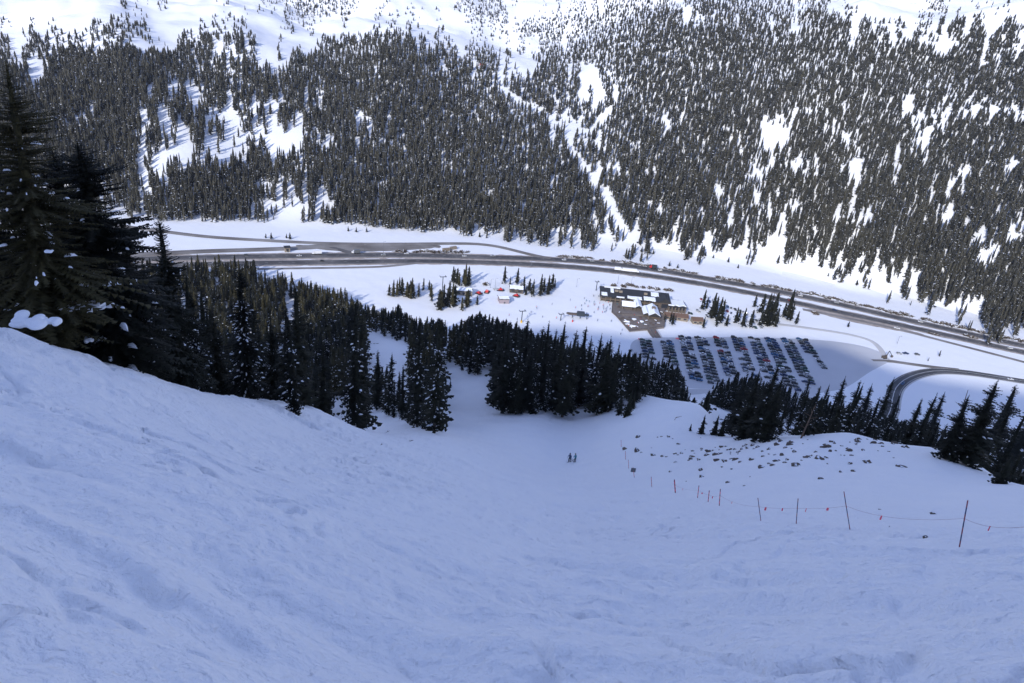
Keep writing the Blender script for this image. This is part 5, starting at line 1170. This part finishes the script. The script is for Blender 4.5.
SHR_S = [shrub_mesh(s_+9, .15) for s_ in range(3)]
for px, py in [(613.5, 286), (623, 287), (632, 286), (636, 287.5), (650, 288.5), (657, 290), (665.5, 290.5), (670, 291), (628, 285.5), (643, 288), (485.5, 285)]:
    x, y, z = hit1(px, py, 430); o = link('bare_shrub', random.choice(SHR), None, (x, y, z)); s = random.uniform(2.2, 3.4); o.scale = (s*1.2, s*1.2, s); o.rotation_euler[2] = random.uniform(0, 6)
    tag(o, 'leafless reddish-brown shrub in the line behind the lodge roof' if px > 600 else 'leafless shrub behind the snow groomers', 'shrub', 'leafless shrubs behind the lodge' if px > 600 else None)
s_ = np.concatenate([[0], np.cumsum(np.linalg.norm(np.diff(LN_W, axis=0), axis=1))])
def lnpt(line, px, lat):
    P_ = project(line[:, 0], line[:, 1], ground(line[:, 0], line[:, 1]))[0]; i = min(max(int(np.argmin(abs(P_-px))), 1), len(line)-2); d = line[i+1]-line[i-1]; d /= np.linalg.norm(d); n_ = np.array([-d[1], d[0]]); return line[i]+n_*lat
for px in np.arange(400, 1030, 4.6):
    if 700 < px < 715 or 470 < px < 560 or random.random() < .12: continue
    q = lnpt(LN_W, px+random.uniform(-2, 2), 11+random.uniform(-1.5, 3)+(3 if px > 800 else 0)); o = link('roadside_shrub', random.choice(SHR+SHR_S), None, (q[0], q[1], float(ground(*q))-.1)); s = random.uniform(1.9, 3.3); o.scale = (s*2.3, s*1.4, s*.65); o.rotation_euler[2] = random.uniform(0, 6)
    tag(o, 'low brown shrub half buried in snow along the far side of the interstate', 'shrub', 'shrubs lining the interstate')
for px, py, w_ in [(814, 313, 2), (816, 314.5, 2), (972, 338, 2.5), (966, 336, 2), (931, 334, 2), (935, 335, 2)]:
    x, y, z = hit1(px, py, 430); o = link('roadside_shrub', random.choice(SHR), None, (x, y, z)); o.scale = (w_*2, w_*1.5, w_); tag(o, 'brown bush clump on the near side of the interstate', 'shrub', 'bushes on the near side of the interstate')
for px, py in [(x0+random.uniform(-3, 3), y0) for x0, y0 in [(266, 238), (270, 239), (288, 238), (293, 239), (350, 231), (356, 232), (365, 232), (474, 236), (480, 237), (486, 238), (502, 240), (508, 242), (669, 266), (676, 268), (728, 262), (735, 268), (708, 256), (716, 258), (858, 285), (845, 276), (640, 252), (652, 254)]]:
    x, y, z = hit1(px, py, 430); o = conifer(x, y, random.uniform(5, 8), random.choice(VAR_SMALL), 'low young spruce at the foot of the far slope just above the interstate', 'young spruces at the foot of the far slope', 1.2)

# ------------------------------------------------------------ people
M_SKIN = simple('skin', (.45, .28, .2), .6, 0, .05)
def skin_body(joints, edges, jacket, trousers, split_z, head_z):
    me = bpy.data.meshes.new('person_skin'); me.from_pydata([j[0] for j in joints], edges, []); ob = bpy.data.objects.new('tmp', me); col.objects.link(ob)
    sk = ob.modifiers.new('s', 'SKIN'); sk.use_smooth_shade = True; sd = ob.modifiers.new('d', 'SUBSURF'); sd.levels = 1
    for i, j in enumerate(joints): me.skin_vertices[0].data[i].radius = (j[1], j[1]*(j[2] if len(j) > 2 else 1))
    me.skin_vertices[0].data[0].use_root = True
    dg = bpy.context.evaluated_depsgraph_get(); out = bpy.data.meshes.new_from_object(ob.evaluated_get(dg)); bpy.data.objects.remove(ob)
    out.materials.clear()
    for m in (jacket, trousers, M_SKIN, M_TYRE): out.materials.append(m)
    for p in out.polygons:
        c = p.center; p.material_index = 2 if c.z > head_z else (0 if c.z > split_z else (3 if c.z < .16 else 1))
    return out
def person_mesh(jacket, trousers, pose=0):
    k = .12 if pose else 0
    J = [((0, 0, .95), .15, .8), ((0, -.02, 1.18), .16, .75), ((0, -.03+k, 1.38), .18, .7), ((0, 0+k, 1.50), .07), ((0, .02+k, 1.60), .085), ((0, .04+k, 1.72), .10),
         ((.2, -.02+k, 1.40), .075), ((.30, .03+k, 1.15), .06), ((.32, .22+k, 1.0), .045), ((.33, .28+k, .98), .05), ((-.2, -.02+k, 1.40), .075), ((-.30, .03+k, 1.15), .06), ((-.32, .22+k, 1.0), .045), ((-.33, .28+k, .98), .05),
         ((.11, 0, .85), .11), ((.14, .10, .50), .085), ((.15, 0, .12), .06), ((.15, .14, .07), .055), ((-.11, 0, .85), .11), ((-.14, .10, .50), .085), ((-.15, 0, .12), .06), ((-.15, .14, .07), .055)]
    E = [(0, 1), (1, 2), (2, 3), (3, 4), (4, 5), (2, 6), (6, 7), (7, 8), (8, 9), (2, 10), (10, 11), (11, 12), (12, 13), (0, 14), (14, 15), (15, 16), (16, 17), (0, 18), (18, 19), (19, 20), (20, 21)]
    return skin_body(J, E, jacket, trousers, .92, 1.53)
def helmet_mesh(m):
    bm = bmesh.new(); bmesh.ops.create_uvsphere(bm, u_segments=12, v_segments=8, radius=.145)
    for v in list(bm.verts):
        if v.co.z < -.06: v.co.z = -.06
    me = bpy.data.meshes.new('helmet'); bm.to_mesh(me); bm.free(); me.materials.append(m); return me
b = MB(); b.prism([(-.85, 0), (.85, 0), (.98, .1), (.96, .13), (.84, .03), (-.85, .03)], -.05, .05); SKI = b.mesh('ski', [PAINT['black']])
JK = {'dark blue': PAINT['dark blue'], 'black': PAINT['black'], 'red': M_RED, 'teal': simple('teal_cloth', (.03, .20, .24), .8, 0, .1), 'orange': M_ORANGE, 'grey': PAINT['grey'], 'blue': PAINT['blue'], 'green': PAINT['dark green']}
TRK = {'black': PAINT['black'], 'grey': PAINT['grey']}
PM = {(j, t): person_mesh(JK[j], TRK[t], i % 2) for i, (j, t) in enumerate([('dark blue', 'black'), ('teal', 'black'), ('red', 'black'), ('orange', 'grey'), ('black', 'grey'), ('blue', 'black'), ('grey', 'black'), ('green', 'grey')])}
HM = helmet_mesh(PAINT['black']); keys = list(PM)
b = MB(); b.tube((0, 0, 0), (0, 0, 1.15), .012, n=5); SP = b.mesh('ski_pole', [PAINT['grey']])
def person(x, y, z, key, rz_, label, group=None, full=False, s=1.0):
    e = empty('person', (x, y, z), rz_, label, 'person', group); e.scale = (s,)*3
    link('body', PM[key], e); link('helmet', HM, e, (0, .05 if keys.index(key) % 2 == 0 else .15, 1.75))
    if full:
        for sx_ in (-.15, .15): o = link('ski', SKI, e, (sx_, .1, .01)); o.rotation_euler[2] = math.pi/2
        for sx_ in (-.34, .34): o = link('ski_pole', SP, e, (sx_, .3, 0)); o.rotation_euler[0] = .12
x, y, z = hit1(569.2, 462.3); person(x, y, z, ('dark blue', 'black'), 2.6, 'left of the two skiers on the open run, in dark blue jacket', None, True, 1.2)
x, y, z = hit1(574.8, 462.2); person(x, y, z, ('teal', 'black'), .5, 'right of the two skiers on the open run, in teal jacket', None, True, 1.1)
spots = [(535+X_/12.41, 275+Y_/12.41) for X_, Y_ in [(435, 320), (500, 415), (610, 300), (635, 330), (615, 365), (575, 390), (655, 400), (575, 440), (670, 340), (725, 270), (730, 375), (740, 380), (790, 275), (785, 410), (780, 440), (730, 475), (835, 475), (865, 470), (880, 455), (910, 350), (845, 405), (895, 410), (925, 385), (775, 575), (262, 545), (93, 530), (18, 425), (850, 430), (640, 490), (800, 360), (930, 430), (880, 430)]]
spots += [(620.5, 335), (622, 331), (509, 316), (527, 317), (531, 313), (536, 308), (552, 305), (617, 305), (678, 338), (680, 339), (603, 306), (598, 309), (594, 303), (611, 322)]
for i, (px, py) in enumerate(spots):
    x, y, z = hit1(px, py, 430); k = keys[(i*3+i//8) % 8]
    person(x, y, z, k, random.uniform(0, 6), f'person in {k[0]} jacket out on the sunlit snow left of the lodge' if px < 620 else f'person in {k[0]} jacket on the snow by the deck stairs', 'people on the snow by the lodge', False, 1.25)
for i, (px, py) in enumerate([(624, 312), (631, 321), (640, 321), (645, 320), (650, 321), (657, 316), (660, 311), (637, 325), (643, 326), (648, 328), (628, 328), (655, 326), (651, 333), (655, 335), (621, 305), (660, 324), (634, 317), (619, 317)]):
    x, y, z = wpt(px, py); k = keys[(i*5+i//8) % 8]
    if py > 331: zz_ = float(ground(x, y))+.8*(338-py)/8*2+.8
    else: zz_ = zt+.004
    person(x, y, zz_, k, random.uniform(0, 6), f'person in {k[0]} jacket standing on the boards of the lodge deck' if py < 331 else f'person in {k[0]} jacket walking on the wooden stairs', 'people on the lodge deck', False, 1.1)
for i, (px, py) in enumerate([(640, 340), (677.5, 339.5)]):
    x, y, z = hit1(px, py, 430); b = MB()
    for k in range(5): b.box(k*.7-1.7, k*.7-1.4, -.05, .05, 0, 1.3)
    b.box(-1.7, 1.5, -.03, .03, .5, 1.2); o = b.build('safety_fence', M_PINK); o.location = (x, y, z+.25); tag(o, 'orange-pink safety fence at the ' + ('left' if i == 0 else 'right') + ' side of the stairs foot', 'fence')

# ------------------------------------------------------------ snow loads on the big left trees
def snow_load(tree_label, px, py, r, wpx, hpx, seed):
    t = next(o for o in col.objects if o.get('label') == tree_label); r -= 2.5; a, tn = az_tan(px, py); c = Vector((r*math.sin(a), r*math.cos(a), float(tn)*r)); bm = bmesh.new()
    g = random.Random(seed); W = wpx*r/720/2*1.25; H = hpx*r/720/2*1.3
    for k in range(6):
        m_ = Matrix.Translation((g.uniform(-.75, .75)*W, g.uniform(-.4, .4)*W, g.uniform(-.25, .3)*H)) @ Matrix.Diagonal((W*g.uniform(.25, .5), W*g.uniform(.3, .5), H*g.uniform(.5, .85), 1)); bmesh.ops.create_icosphere(bm, subdivisions=3, radius=1, matrix=m_)
    me = bpy.data.meshes.new('tmp'); bm.to_mesh(me); bm.free(); ob = bpy.data.objects.new('tmp', me); col.objects.link(ob)
    rm = ob.modifiers.new('r', 'REMESH'); rm.mode = 'VOXEL'; rm.voxel_size = max(.03, W*.07); sm_ = ob.modifiers.new('sm', 'SMOOTH'); sm_.iterations = 6; sm_.factor = .6
    out = bpy.data.meshes.new_from_object(ob.evaluated_get(bpy.context.evaluated_depsgraph_get())); bpy.data.objects.remove(ob)
    for p in out.polygons: p.use_smooth = True
    out.materials.clear(); out.materials.append(M_TWIGSNOW); inv = (Matrix.Translation(t.location) @ t.rotation_euler.to_matrix().to_4x4() @ Matrix.Diagonal((*t.scale, 1))).inverted()
    out.transform(inv @ Matrix.Translation(c)); link('snow_load', out, t)
A1 = 'lower olive-brown spruce in front, holding a large snow clump near the snow crest'; A2 = 'dark spruce low behind the snow clumps at the left crest'; A3 = 'short dark spruce with snow patches below the ragged tall spruce'
snow_load(A1, 30, 319, 41, 30, 9, 1); snow_load(A1, 24, 323, 41, 22, 7, 2); snow_load(A1, 50, 322, 41, 18, 7, 3); snow_load(A2, 84, 304, 45, 30, 9, 4); snow_load(A2, 100, 305, 46, 16, 6, 5); snow_load(A2, 64, 307, 45, 12, 4, 8)
snow_load(A3, 132, 284, 52, 12, 10, 6); snow_load(A3, 122, 292, 52, 12, 12, 7); snow_load(A3, 138, 303, 52, 10, 6, 9); snow_load(A1, 46, 251, 42, 9, 2.5, 10); snow_load(A2, 90, 340, 47, 10, 5, 11); snow_load(A3, 108, 354, 50, 9, 4, 12)
# ------------------------------------------------------------ the thin mountain air
hm = bpy.data.materials.new('air'); hm.use_nodes = True; nt = hm.node_tree; nt.nodes.clear(); ou = nt.nodes.new('ShaderNodeOutputMaterial'); pv = nt.nodes.new('ShaderNodeVolumePrincipled')
pv.inputs['Color'].default_value = (.95, .97, 1, 1); pv.inputs['Density'].default_value = .00006; pv.inputs['Anisotropy'].default_value = .3; nt.links.new(pv.outputs[0], ou.inputs['Volume'])
zmin, zmax = float(GZ.min()), float(GZ.max())
b = MB(); b.box(-7600, 7600, -7600, 7600, zmin-1, max(zmax, 60)+20); tag(b.build('haze', hm), 'thin pale mountain air over the valley', 'haze', None, 'stuff')
